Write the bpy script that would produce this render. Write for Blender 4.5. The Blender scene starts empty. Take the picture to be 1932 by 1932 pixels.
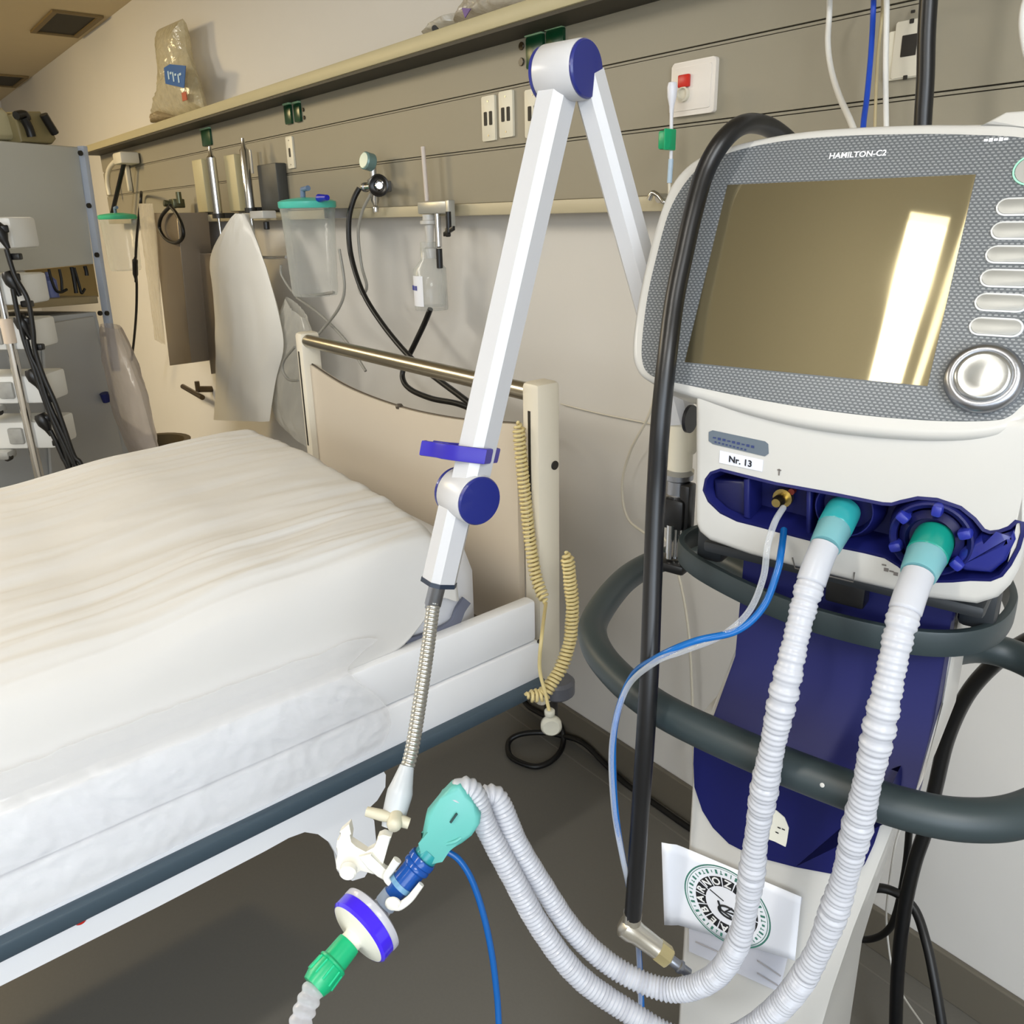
import bpy, bmesh, math, random
from mathutils import Vector, Matrix, noise
random.seed(7)
S = bpy.context.scene
COL = S.collection
Z3 = Vector((0, 0, 1))

# ------------------------------------------------------------------ camera
YAW, PITCH, ROLL, FOC, CX, CY, CAMZ = .6815, .3118, -.0205, 1503., 971., 893., 1.42
FW = Vector((-math.cos(YAW)*math.cos(PITCH), math.sin(YAW)*math.cos(PITCH), -math.sin(PITCH)))
_r = FW.cross(Z3).normalized(); _u = _r.cross(FW)
CR = _r*math.cos(ROLL)+_u*math.sin(ROLL); CU = -_r*math.sin(ROLL)+_u*math.cos(ROLL)
CAM = Vector((0, 0, CAMZ))
cd = bpy.data.cameras.new('camera'); cam = bpy.data.objects.new('camera', cd); COL.objects.link(cam)
cam.matrix_world = Matrix(((CR.x, CU.x, -FW.x, CAM.x), (CR.y, CU.y, -FW.y, CAM.y), (CR.z, CU.z, -FW.z, CAM.z), (0, 0, 0, 1)))
cd.sensor_width = 36; cd.lens = FOC/1932*36; cd.shift_x = -(CX-966)/1932; cd.shift_y = -(966-CY)/1932
cd.clip_start = .02
S.camera = cam

# ------------------------------------------------------------------ light and exposure
S.view_settings.view_transform = 'Standard'; S.view_settings.look = 'None'
S.view_settings.gamma = 1; S.view_settings.use_curve_mapping = False
S.view_settings.exposure = 0.13
wd = bpy.data.worlds.new('world'); S.world = wd; wd.use_nodes = True
wd.node_tree.nodes['Background'].inputs[0].default_value = (.85, .92, 1, 1)
wd.node_tree.nodes['Background'].inputs[1].default_value = .6

CEIL_ = 2.43
def area(name, loc, target, size, sizey, power, color):
    l = bpy.data.lights.new(name, 'AREA'); l.shape = 'RECTANGLE'; l.size = size; l.size_y = sizey
    l.energy = power; l.color = color
    o = bpy.data.objects.new(name, l); COL.objects.link(o); o.location = loc
    o.rotation_euler = (Vector(target)-Vector(loc)).to_track_quat('-Z', 'Y').to_euler()
    return o
# daylight from the window behind and to the right of the camera
area('window_daylight', (2.1, -1.15, 1.5), (-.8, .9, .9), 2.0, 1.35, 50, (.76, .87, 1))
area('rear_fill_light', (.9, -2.8, 1.8), (-.6, .9, 1.1), 2.1, .9, 24, (.88, .94, 1))  # soft fill added from the back, out of view
# ceiling fluorescents (their panels are built with the ceiling)
area('ceiling_tube_light', (-.378, -1.1, CEIL_-.045), (-.378, -1.1, 0), .078, 1.82, 14, (1, .96, .90))
area('ceiling_panel_light', (1.05, -.3, CEIL_-.045), (.55, -.1, 0), 1.0, 1.0, 46, (.94, .97, 1))
area('bay_ceiling_light', (-3.3, -1.2, CEIL_-.045), (-3.3, -1.2, 0), .6, 1.6, 58, (1, .94, .82))
area('far_bay_light', (-4.9, -.6, CEIL_-.045), (-4.7, .3, 0), .6, 1.0, 78, (1, .75, .36))

# ------------------------------------------------------------------ pixel ray -> point on a real surface
def ray(x, y): return FW+CR*((x-CX)/FOC)-CU*((y-CY)/FOC)
def PD(x, y, d): return CAM+ray(x, y)*d
def PX(x, y, X): r = ray(x, y); return CAM+r*(X/r.x)
def PY(x, y, Y): r = ray(x, y); return CAM+r*(Y/r.y)
def PZ(x, y, z): r = ray(x, y); return CAM+r*((z-CAMZ)/r.z)
def PP(x, y, p0, n): r = ray(x, y); return CAM+r*(((p0-CAM).dot(n))/r.dot(n))
VA, VT = .225, .438                                   # ventilator heading, screen tilt
VS = Vector((math.cos(VA), math.sin(VA), 0)); VW = Vector((-VS.y, VS.x, 0))
VO = Vector((-.34, .706, 0))
S0 = Vector((-.496, .670, 1.446)); SUP = Z3*math.cos(VT)+VW*math.sin(VT); SN = VS.cross(SUP)
if SN.dot(FW) > 0: SN = -SN                           # out of the screen, to the viewer
def PV(x, y, ly): return PP(x, y, VO+VW*ly, VW)
def PS(x, y, off=0): return PP(x, y, S0+SN*off, SN)
def LV(s, ly, z): return VO+VS*s+VW*ly+Z3*z
def LS(u, v, off=0): return S0+VS*u+SUP*v+SN*off

# ------------------------------------------------------------------ materials
def lin(c):
    return tuple(((v/255)/12.92 if v/255 <= .04045 else ((v/255+.055)/1.055)**2.4) for v in c)
_m = {}
def mat(name, c, rough=.5, metal=0, spec=.5, trans=0, alpha=1, emit=0, bump=0, bscale=30, coat=0, mott=0, mscale=8, mcol=None, trl=0):
    if name in _m: return _m[name]
    m = bpy.data.materials.new(name); m.use_nodes = True; nt = m.node_tree; b = nt.nodes['Principled BSDF']
    rgb = (*lin(c), 1)
    b.inputs['Base Color'].default_value = rgb; b.inputs['Roughness'].default_value = rough
    b.inputs['Metallic'].default_value = metal; b.inputs['Specular IOR Level'].default_value = spec
    b.inputs['Transmission Weight'].default_value = trans; b.inputs['Coat Weight'].default_value = coat
    b.inputs['Alpha'].default_value = alpha
    if emit: b.inputs['Emission Color'].default_value = rgb; b.inputs['Emission Strength'].default_value = emit
    tc = nt.nodes.new('ShaderNodeTexCoord')
    n = nt.nodes.new('ShaderNodeTexNoise'); n.inputs['Scale'].default_value = mscale; n.inputs['Detail'].default_value = 4
    nt.links.new(tc.outputs['Object'], n.inputs['Vector'])
    mx = nt.nodes.new('ShaderNodeMix'); mx.data_type = 'RGBA'
    k = mcol and lin(mcol) or tuple(v*(1-(mott or .05)) for v in lin(c))
    mx.inputs[6].default_value = rgb; mx.inputs[7].default_value = (*k, 1)
    nt.links.new(n.outputs['Fac'], mx.inputs[0]); nt.links.new(mx.outputs[2], b.inputs['Base Color'])
    if bump:
        n2 = nt.nodes.new('ShaderNodeTexNoise'); n2.inputs['Scale'].default_value = bscale; n2.inputs['Detail'].default_value = 3
        nt.links.new(tc.outputs['Object'], n2.inputs['Vector'])
        bp = nt.nodes.new('ShaderNodeBump'); bp.inputs['Strength'].default_value = bump; bp.inputs['Distance'].default_value = .01
        nt.links.new(n2.outputs['Fac'], bp.inputs['Height']); nt.links.new(bp.outputs['Normal'], b.inputs['Normal'])
    if trl:
        t = nt.nodes.new('ShaderNodeBsdfTranslucent'); t.inputs[0].default_value = rgb
        ms = nt.nodes.new('ShaderNodeMixShader'); ms.inputs[0].default_value = trl
        out = nt.nodes['Material Output']
        nt.links.new(b.outputs[0], ms.inputs[1]); nt.links.new(t.outputs[0], ms.inputs[2]); nt.links.new(ms.outputs[0], out.inputs[0])
    _m[name] = m; return m
def film(name, c, clear=.6, rough=.15, bump=.6, bscale=14, vary=0):
    """thin clear plastic: see-through where flat, white glints in its creases"""
    if name in _m: return _m[name]
    m = mat(name, c, rough=rough, spec=.8, bump=bump, bscale=bscale, trl=.3); nt = m.node_tree
    out = nt.nodes['Material Output']; src = out.inputs[0].links[0].from_socket
    tr = nt.nodes.new('ShaderNodeBsdfTransparent'); ms = nt.nodes.new('ShaderNodeMixShader')
    lw = nt.nodes.new('ShaderNodeLayerWeight'); lw.inputs[0].default_value = .35
    mp = nt.nodes.new('ShaderNodeMapRange'); mp.inputs[3].default_value = clear; mp.inputs[4].default_value = .15
    nt.links.new(lw.outputs['Facing'], mp.inputs[0])
    if vary:
        tc = nt.nodes.new('ShaderNodeTexCoord'); n = nt.nodes.new('ShaderNodeTexNoise'); n.inputs['Scale'].default_value = bscale*1.3
        nt.links.new(tc.outputs['Object'], n.inputs['Vector'])
        a = nt.nodes.new('ShaderNodeMath'); a.operation = 'MULTIPLY'; r2 = nt.nodes.new('ShaderNodeMapRange')
        r2.inputs[1].default_value = .4; r2.inputs[2].default_value = .6; r2.inputs[3].default_value = 1-vary; r2.inputs[4].default_value = 1
        nt.links.new(n.outputs['Fac'], r2.inputs[0]); nt.links.new(mp.outputs[0], a.inputs[0]); nt.links.new(r2.outputs[0], a.inputs[1])
        nt.links.new(a.outputs[0], ms.inputs[0])
    else: nt.links.new(mp.outputs[0], ms.inputs[0])
    nt.links.new(src, ms.inputs[1]); nt.links.new(tr.outputs[0], ms.inputs[2]); nt.links.new(ms.outputs[0], out.inputs[0])
    return m
WHITE = mat('white_plastic', (194, 192, 187), .35, coat=.2)
CREAM = mat('cream_plastic', (212, 206, 188), .4)
ARMW = mat('white_enamel', (198, 198, 200), .3)
NAVY = mat('navy_plastic', (15, 20, 82), .5, spec=.3)
NAVYD = mat('deep_navy_plastic', (11, 15, 64), .4)
VIOLET = mat('violet_plastic', (45, 35, 160), .35)
BLACK = mat('black_rubber', (14, 14, 16), .35)
BLACKC = mat('black_cable', (10, 10, 11), .45)
GREY = mat('grey_green_plastic', (43, 54, 57), .45)
SLATE = mat('slate_rubber', (60, 75, 86), .4)
CHROME = mat('chrome', (205, 205, 205), .18, metal=1)
STEEL = mat('brushed_steel', (178, 172, 158), .28, metal=1)
SILVER = mat('satin_silver', (158, 160, 166), .34, metal=1)
BRASS = mat('brass', (190, 170, 110), .3, metal=1)
TEAL = mat('teal_plastic', (48, 160, 165), .25, trl=.25)
AQUA = mat('aqua_soft_plastic', (118, 206, 198), .35, trl=.35)
HOSE = mat('frosted_hose', (208, 210, 217), .25, trl=.3)
GREEN = mat('green_plastic', (10, 165, 110), .35)
DGREEN = mat('dark_green_plastic', (8, 62, 35), .3)
PAPER = mat('white_paper', (236, 238, 245), .6)
INK = mat('black_ink', (22, 24, 28), .6)
INKG = mat('green_ink', (60, 120, 105), .6)
RED = mat('red_plastic', (196, 32, 18), .35)
OUTW = mat('socket_cream', (222, 216, 196), .4)
DARK = mat('dark_slot', (30, 26, 20), .6)
BLUE = mat('blue_tubing', (20, 110, 190), .25, trl=.3)
CLEAR = film('clear_tubing', (225, 230, 236), .78, .08, 0)
GLASS = film('clear_polycarbonate', (222, 224, 220), .84, .08, .15, 20)
SHEET = mat('white_sheet', (208, 206, 203), .8, bump=.15, bscale=9, mott=.04)
CORD = mat('beige_cord', (214, 196, 140), .45)

# ------------------------------------------------------------------ object helpers
def props(o, label=None, cat=None, group=None, kind=None):
    if label: o['label'] = label
    if cat: o['category'] = cat
    if group: o['group'] = group
    if kind: o['kind'] = kind
    return o
def thing(name, loc, label, cat, group=None, rotz=0):
    o = bpy.data.objects.new(name, None); COL.objects.link(o); o.location = loc; o.rotation_euler = (0, 0, rotz)
    o.empty_display_size = .05
    return props(o, label, cat, group)
def root_mw(o):
    while o.parent: o = o.parent
    return Matrix.Translation(o.location) @ o.rotation_euler.to_matrix().to_4x4()
def obj(name, bm, m, parent=None, smooth=35, label=None, kind=None, cat=None, group=None):
    """bm is in world coordinates; links ONE mesh object"""
    bmesh.ops.recalc_face_normals(bm, faces=bm.faces)
    me = bpy.data.meshes.new(name)
    if parent:
        bm.transform(root_mw(parent).inverted()); loc = None
    else:
        xs = [v.co.x for v in bm.verts]; ys = [v.co.y for v in bm.verts]; zs = [v.co.z for v in bm.verts]
        loc = Vector(((min(xs)+max(xs))/2, (min(ys)+max(ys))/2, min(zs))); bm.transform(Matrix.Translation(-loc))
    bm.to_mesh(me); bm.free()
    for mm in (m if isinstance(m, (list, tuple)) else [m]): me.materials.append(mm)
    if smooth:
        me.shade_smooth(); me.set_sharp_from_angle(angle=math.radians(smooth))
    o = bpy.data.objects.new(name, me); COL.objects.link(o)
    if parent: o.parent = parent
    else: o.location = loc
    return props(o, label, cat, group, kind)
NB = bmesh.new
def box(bm, c, sx, sy, sz, X=Vector((1, 0, 0)), Y=Vector((0, 1, 0)), Z=Z3, bev=0, seg=2, mi=0):
    c = Vector(c); vs = []
    for i in (-1, 1):
        for j in (-1, 1):
            for k in (-1, 1): vs.append(bm.verts.new(c+X*(i*sx/2)+Y*(j*sy/2)+Z*(k*sz/2)))
    fs = [bm.faces.new([vs[i] for i in f]) for f in ((0, 1, 3, 2), (4, 6, 7, 5), (0, 4, 5, 1), (2, 3, 7, 6), (0, 2, 6, 4), (1, 5, 7, 3))]
    for f in fs: f.material_index = mi
    if bev:
        es = {e for f in fs for e in f.edges}
        bmesh.ops.bevel(bm, geom=list(es), offset=bev, segments=seg, profile=.5, affect='EDGES')
    return fs
def box2(bm, lo, hi, bev=0, mi=0):
    lo, hi = Vector(lo), Vector(hi); return box(bm, (lo+hi)/2, *(hi-lo), bev=bev, mi=mi)
def crom(pts, n=8, closed=False):
    """Catmull-Rom through points (Vectors or tuples of any length)"""
    P = [tuple(p) for p in pts]; out = []; L = len(P)
    rng = range(L if closed else L-1)
    for i in rng:
        g = (lambda k: P[k % L]) if closed else (lambda k: P[max(0, min(L-1, k))])
        a, b, c, d = g(i-1), g(i), g(i+1), g(i+2)
        for j in range(n):
            t = j/n; out.append(tuple(.5*((2*q)+(-p+r)*t+(2*p-5*q+4*r-s)*t*t+(-p+3*q-3*r+s)*t**3) for p, q, r, s in zip(a, b, c, d)))
    if not closed: out.append(P[-1])
    return [Vector(p) for p in out] if len(P[0]) == 3 else out
def tube(bm, pts, r, seg=12, closed=False, caps=True, mi=0, sq=None, side=None):
    """round tube; r number or function of arc length; sq=(a,b) gives a flat band, a across 'side'"""
    pts = [Vector(p) for p in pts]; n = len(pts); rings = []
    T = []
    for i in range(n):
        a = pts[(i-1) % n] if closed or i > 0 else pts[0]; b = pts[(i+1) % n] if closed or i < n-1 else pts[-1]
        d = b-a; T.append(d.normalized() if d.length > 1e-9 else Vector((0, 0, 1)))
    N = side.copy() if side else (Z3 if abs(T[0].z) < .9 else Vector((1, 0, 0)))
    s = 0
    for i in range(n):
        if i: s += (pts[i]-pts[i-1]).length
        base = side if side else N
        N = (base-T[i]*base.dot(T[i])).normalized(); B = T[i].cross(N)
        rr = r(s) if callable(r) else (r[i] if isinstance(r, (list, tuple)) else r)
        ring = []
        for k in range(seg):
            a = 2*math.pi*k/seg
            if sq:
                ca, sa = math.cos(a), math.sin(a); e = .35
                ring.append(bm.verts.new(pts[i]+N*(sq[0]*math.copysign(abs(ca)**e, ca))+B*(sq[1]*math.copysign(abs(sa)**e, sa))))
            else: ring.append(bm.verts.new(pts[i]+N*(rr*math.cos(a))+B*(rr*math.sin(a))))
        rings.append(ring)
    m = n if closed else n-1
    for i in range(m):
        A, Bq = rings[i], rings[(i+1) % n]
        for k in range(seg):
            f = bm.faces.new((A[k], A[(k+1) % seg], Bq[(k+1) % seg], Bq[k])); f.material_index = mi
    if caps and not closed:
        for R in (rings[0], rings[-1]):
            f = bm.faces.new(R if R is rings[-1] else R[::-1]); f.material_index = mi
    return rings
def lathe(bm, o, axis, prof, seg=28, mi=0, sx=1, xdir=None):
    """profile [(r,h)] turned about axis through o"""
    o = Vector(o); ax = Vector(axis).normalized(); N = xdir or (Z3 if abs(ax.z) < .9 else Vector((1, 0, 0)))
    N = (N-ax*N.dot(ax)).normalized(); B = ax.cross(N); rings = []
    for r, h in prof:
        if r < 1e-6: rings.append([bm.verts.new(o+ax*h)])
        else: rings.append([bm.verts.new(o+ax*h+N*(r*sx*math.cos(2*math.pi*k/seg))+B*(r*math.sin(2*math.pi*k/seg))) for k in range(seg)])
    for A, Bq in zip(rings, rings[1:]):
        for k in range(seg):
            if len(A) == 1 and len(Bq) == 1: continue
            if len(A) == 1: f = bm.faces.new((A[0], Bq[k], Bq[(k+1) % seg]))
            elif len(Bq) == 1: f = bm.faces.new((A[k], A[(k+1) % seg], Bq[0]))
            else: f = bm.faces.new((A[k], A[(k+1) % seg], Bq[(k+1) % seg], Bq[k]))
            f.material_index = mi
    return rings
def cyl(bm, o, axis, r, h, seg=24, bev=.0, mi=0):
    b = min(bev, r*.5, h*.4)
    prof = [(0, 0), (r-b, 0), (r, b), (r, h-b), (r-b, h), (0, h)] if b else [(0, 0), (r, 0), (r, h), (0, h)]
    return lathe(bm, o, axis, prof, seg, mi)
def prism(bm, pts, off, bev=0, seg=3, mi=0, both=False):
    """planar outline extruded by vector off; bev rounds the outline edge of the first face"""
    pts = [Vector(p) for p in pts]; a = [bm.verts.new(p) for p in pts]; b = [bm.verts.new(p+off) for p in pts]
    n = len(pts); f0 = bm.faces.new(a); f1 = bm.faces.new(b[::-1])
    for f in (f0, f1): f.material_index = mi
    for i in range(n):
        f = bm.faces.new((a[i], b[i], b[(i+1) % n], a[(i+1) % n])); f.material_index = mi
    if bev:
        es = list(f0.edges)+(list(f1.edges) if both else [])
        bmesh.ops.bevel(bm, geom=es, offset=bev, segments=seg, profile=.5, affect='EDGES')
def rrect(w, h, r, n=5):
    out = []
    for cx, cy, a0 in ((w/2-r, h/2-r, 0), (-w/2+r, h/2-r, 90), (-w/2+r, -h/2+r, 180), (w/2-r, -h/2+r, 270)):
        for k in range(n+1):
            a = math.radians(a0+90*k/n); out.append((cx+r*math.cos(a), cy+r*math.sin(a)))
    return out
def plate(bm, c, X, Y, w, h, t, r=.003, bev=.0015, mi=0):
    """rounded plate centred at c, thickness t towards X x Y"""
    N = X.cross(Y)
    prism(bm, [c+X*a+Y*b+N*t for a, b in rrect(w, h, r)], -N*t, bev=bev, seg=2, mi=mi)
def surf(bm, fn, nu, nv, mi=0, thick=0):
    g = [[bm.verts.new(fn(i/nu, j/nv)) for j in range(nv+1)] for i in range(nu+1)]
    for i in range(nu):
        for j in range(nv):
            f = bm.faces.new((g[i][j], g[i+1][j], g[i+1][j+1], g[i][j+1])); f.material_index = mi
    return g
def corr(base, amp, pitch, lo=0, hi=1e9):
    """radius of a corrugated hose along its length"""
    return lambda s: base+(amp*(.5+.5*math.cos(2*math.pi*s/pitch)) if lo < s < hi else amp*.6)
def resample(pts, step):
    pts = [Vector(p) for p in pts]; out = [pts[0]]; acc = 0
    for a, b in zip(pts, pts[1:]):
        L = (b-a).length
        if L < 1e-9: continue
        t = step-acc
        while t <= L: out.append(a+(b-a)*(t/L)); t += step
        acc = L-(t-step)
    return out
def text(bm, s, c, X, Y, size, off=.0004, mi=0, bold=False):
    cu = bpy.data.curves.new('t', 'FONT'); cu.body = s; cu.size = size; cu.align_x = 'CENTER'; cu.align_y = 'CENTER'
    cu.extrude = .0002; cu.offset = size*.02 if bold else 0; cu.resolution_u = 3
    o = bpy.data.objects.new('t', cu); me = bpy.data.meshes.new_from_object(o)
    N = X.cross(Y); M = Matrix(((X.x, Y.x, N.x, 0), (X.y, Y.y, N.y, 0), (X.z, Y.z, N.z, 0), (0, 0, 0, 1)))
    me.transform(Matrix.Translation(Vector(c)+N*off) @ M)
    k = len(bm.faces); bm.from_mesh(me); bm.faces.ensure_lookup_table()
    for f in bm.faces[k:]: f.material_index = mi
    bpy.data.objects.remove(o); bpy.data.curves.remove(cu); bpy.data.meshes.remove(me)
XA, YA = Vector((1, 0, 0)), Vector((0, 1, 0)); YN = -YA

# ================================================================== THE ROOM
WY, CEIL, XL, XR, YB = 1.33, 2.43, -8.4, 2.2, -2.9
wallm = mat('wall_paint', (212, 209, 204), .7, mott=.03)
def struct(name, bm, m, smooth=0): return obj(name, bm, m, smooth=smooth, kind='structure')
def quad(bm, a, b, c, d): bm.faces.new([bm.verts.new(Vector(p)) for p in (a, b, c, d)])
b = NB(); box2(b, (XL, WY, 0), (XR, WY+.1, CEIL)); struct('wall_head', b, wallm)
b = NB(); box2(b, (XL-.1, YB, 0), (XL, WY, CEIL)); struct('wall_left', b, wallm)
# right wall has the window opening
b = NB(); box2(b, (XR, YB, 0), (XR+.1, -2.2, CEIL)); box2(b, (XR, -.1, 0), (XR+.1, WY, CEIL)); box2(b, (XR, -2.2, 0), (XR+.1, -.1, .8)); box2(b, (XR, -2.2, 2.2), (XR+.1, -.1, CEIL)); struct('wall_right', b, wallm)
b = NB(); box2(b, (XL, YB-.1, 0), (-.3, YB, CEIL)); box2(b, (2.1, YB-.1, 0), (XR, YB, CEIL)); box2(b, (-.3, YB-.1, 0), (2.1, YB, .8)); box2(b, (-.3, YB-.1, 2.2), (2.1, YB, CEIL))
struct('wall_back', b, wallm)
b = NB()
for x in (-.27, .9, 2.07): box2(b, (x-.03, YB-.06, .8), (x+.03, YB-.01, 2.2))
for z in (.83, 2.17): box2(b, (-.24, YB-.06, z-.03), (2.04, YB-.01, z+.03))
wf = struct('window_1', b, WHITE)
b = NB()
for y in (-2.17, -1.15, -.13): box2(b, (XR+.01, y-.03, .8), (XR+.06, y+.03, 2.2))
for z in (.83, 2.17): box2(b, (XR+.01, -2.14, z-.03), (XR+.06, -.16, z+.03))
struct('window_2', b, WHITE)
# floor: grey linoleum with fine speckle, and sheet seams near the wall
fm = mat('grey_linoleum', (112, 109, 102), .42, mott=.12, mscale=160, spec=.4)
b = NB(); box2(b, (XL, YB, -.05), (XR, WY, 0)); struct('floor', b, fm)
b = NB(); box2(b, (XL, YB, CEIL), (XR, WY, CEIL+.05)); struct('ceiling', b, mat('ceiling_paint', (206, 190, 156), .8))
bb = mat('baseboard_vinyl', (104, 98, 86), .5)
b = NB(); box2(b, (XL, WY-.012, .0), (XR, WY, .1), bev=.003); struct('baseboard_head', b, bb)
b = NB(); box2(b, (XL, WY-.062, .0), (XR, WY-.058, .0012)); struct('trim_1', b, mat('floor_seam', (120, 116, 108), .5))

# ceiling lights, the ones the ventilator screen reflects
EM = mat('lit_tube', (255, 250, 236), emit=14)
def clight(x, w, y0, y1, label, group=None):
    t = thing('ceiling_light', (x, (y0+y1)/2, CEIL), label, 'ceiling light')
    b = NB(); box2(b, (x-w/2-.003, y0-.01, CEIL-.035), (x+w/2+.003, y1+.01, CEIL-.001)); obj('housing', b, WHITE, t, 0)
    b = NB(); box2(b, (x-w/2, y0, CEIL-.038), (x+w/2, y1, CEIL-.034)); obj('diffuser', b, EM, t, 0)
clight(-.378, .08, -2.05, -.17, 'long fluorescent ceiling light reflected as the wide bright stripe in the ventilator screen')
clight(-.299, .016, -2.05, -.04, 'narrow fluorescent ceiling strip reflected along the right edge of the ventilator screen')
def cpanel(x, y, w, d, label):
    t = thing('ceiling_light', (x, y, CEIL), label, 'ceiling light')
    b = NB(); box2(b, (x-w/2-.02, y-d/2-.02, CEIL-.03), (x+w/2+.02, y+d/2+.02, CEIL-.001)); obj('housing', b, WHITE, t, 0)
    b = NB(); box2(b, (x-w/2, y-d/2, CEIL-.034), (x+w/2, y+d/2, CEIL-.029)); obj('diffuser', b, mat('lit_panel', (255, 252, 244), emit=3), t, 0)
cpanel(1.05, -.3, 1.0, 1.0, 'square ceiling light panel to the right of the camera, outside the picture')
cpanel(-3.3, -1.2, .6, 1.6, 'long ceiling light panel over the foot of the bed, outside the picture')
cpanel(-4.9, -.6, .6, 1.0, 'warm ceiling light panel over the far bay, outside the picture')
# ceiling vents, far left
ventm = mat('dark_vent', (38, 32, 16), .7)
def vent(px, label):
    c = [PZ(x, y, CEIL) for x, y in px]
    x0 = min(p.x for p in c); x1 = max(p.x for p in c); y0 = sum(p.y for p in c[:2])/2; y1 = sum(p.y for p in c[2:])/2
    t = thing('ceiling_vent', ((x0+x1)/2, (y0+y1)/2, CEIL), label, 'ceiling vent', 'dark square vents in the ceiling')
    b = NB()
    w = .025
    box2(b, (x0, y0, CEIL-.012), (x1, y0+w, CEIL-.001)); box2(b, (x0, y1-w, CEIL-.012), (x1, y1, CEIL-.001))
    box2(b, (x0, y0+w, CEIL-.012), (x0+w, y1-w, CEIL-.001)); box2(b, (x1-w, y0+w, CEIL-.012), (x1, y1-w, CEIL-.001))
    obj('frame', b, mat('vent_frame', (120, 100, 60), .6), t, 0)
    b = NB(); box2(b, (x0+w, y0+w, CEIL-.004), (x1-w, y1-w, CEIL-.001)); obj('grille', b, ventm, t, 0)
vent([(55, 57), (100, 17), (190, 30), (150, 68)], 'dark square ceiling vent, the larger and nearer of the two')
vent([(-40, 158), (-10, 140), (50, 143), (33, 163)], 'dark ceiling vent cut by the left edge of the picture, smaller and farther')

# ------------------------------------------------------------------ bed-head supply panel along the wall
PF = 1.262                                              # its front face
pz0 = PY(1100, 402, PF).z; pz1 = PY(1000, 33, 1.17).z
XE = PY(190, 300, PF).x
t = thing('bedhead_supply_panel', (-2, WY, pz0), 'long olive-grey service panel running along the wall above the bed', 'wall panel')
pm = mat('olive_grey_laminate', (146, 139, 121), .5)
gz = [PY(1400, 222, PF).z, PY(1400, 71, PF).z]
b = NB(); prev = pz0+.03
for z in gz+[pz1+.0]:
    box2(b, (XE, PF, prev), (XR-.01, WY-.001, z-.005)); 
    if z != pz1: box2(b, (XE, PF+.003, z-.003), (XR-.01, WY-.001, z+.001))
    prev = z+.003
obj('panel', b, pm, t, 0)
b = NB()
for z in gz: box2(b, (XE, PF+.010, z-.0055), (XR-.01, WY-.001, z+.0035))
obj('groove', b, mat('groove_shadow_gap', (74, 68, 54), .6), t, 0)
b = NB(); box2(b, (XE, PF-.014, pz0), (XR-.01, WY-.001, pz0+.029), bev=.003); obj('rail', b, mat('beige_rail', (186, 176, 148), .45), t, 30, label='pale beige equipment rail')
sz = PY(900, 63, 1.17).z
b = NB(); box2(b, (XE, 1.17, sz), (XR-.01, WY-.001, sz+.034), bev=.004); obj('shelf', b, mat('beige_shelf', (186, 176, 140), .45), t, 30, label='beige shelf lip along the top')

b = NB(); box2(b, (XE, 1.174, sz-.007), (XR-.01, WY-.001, sz-.0005)); obj('shelf_shade_strip', b, mat('painted_underside_shade', (58, 54, 44), .6), t, 0, label='shelf underside with its shade painted dark')  # thin strip coloured dark to stand for the shade under the shelf
# ------------------------------------------------------------------ sockets on the panel
def sq(x0, y0, x1, y1, Y=PF):
    """centre, width, height of a wall plate from two opposite corners' pixels"""
    a, c = PY(x0, y0, Y), PY(x1, y1, Y); return (a+c)/2, abs(c.x-a.x), abs(a.z-c.z)
def wplate(name, c, w, h, label, cat, group, slots=(), m=OUTW, screws=True, sm=DARK, t=.006, r=.003):
    o = thing(name, (c.x, PF, c.z-h/2), label, cat, group)
    c = Vector((c.x, PF-.0002, c.z)); b = NB(); plate(b, c, XA, Z3, w, h, t, r); obj('cover', b, m, o)
    for dx, dz, sw, sh in slots:
        b = NB(); plate(b, c+XA*dx+Z3*dz-YA*t, XA, Z3, sw, sh, .0012, min(sw, sh)*.2, 0); obj('slot', b, sm, o)
    if screws:
        for s in (-1, 1):
            b = NB(); cyl(b, c+Z3*(s*h*.38)-YA*t, YN, .0022, .001, 8); obj('screw', b, STEEL, o)
    return o
ds = [(-.010, 0, .011, .03), (.010, 0, .011, .03)]
c, w, h = sq(912, 200, 938, 248); wplate('wall_outlet', Vector((c.x, 0, c.z)), .05, .098, 'cream two-slot wall outlet, left one of the close pair beside the white arm', 'wall outlet', 'cream outlets in the middle strip of the panel', ds)
c, w, h = sq(944, 186, 972, 246); wplate('wall_outlet', Vector((c.x, 0, c.z)), .05, .098, 'cream two-slot wall outlet, right one of the close pair beside the white arm', 'wall outlet', 'cream outlets in the middle strip of the panel', ds)
c, w, h = sq(996, 186, 1022, 242); wplate('wall_outlet', Vector((c.x, 0, c.z)), .055, .098, 'cream wall outlet half hidden behind the long white arm', 'wall outlet', 'cream outlets in the middle strip of the panel', ds)
c, w, h = sq(542, 268, 558, 308); wplate('wall_outlet', Vector((c.x, 0, c.z)), .05, .1, 'narrow cream outlet with one dark slot above the teal-lidded canister', 'wall outlet', None, [(0, 0, .012, .028)])
def gsock(x0, y0, x1, y1, label, dots=None):
    c, w, h = sq(x0, y0, x1, y1); o = thing('green_socket', (c.x, PF, c.z-h/2), label, 'power socket', 'green power sockets in the upper strip of the panel')
    c = Vector((c.x, PF-.0002, c.z)); b = NB(); plate(b, c, XA, Z3, w, h, .008, .004); obj('flap', b, DGREEN, o)
    b = NB(); box(b, c+Z3*(h/2+.003)-YA*.006, w, .012, .006, bev=.001); obj('hinge', b, mat('pale_green', (150, 190, 150), .4), o)
gsock(997, 72, 1029, 125, 'dark green power socket flap just left of the arm top')
gsock(1035, 60, 1067, 112, 'dark green power socket flap partly hidden behind the arm top')
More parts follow.
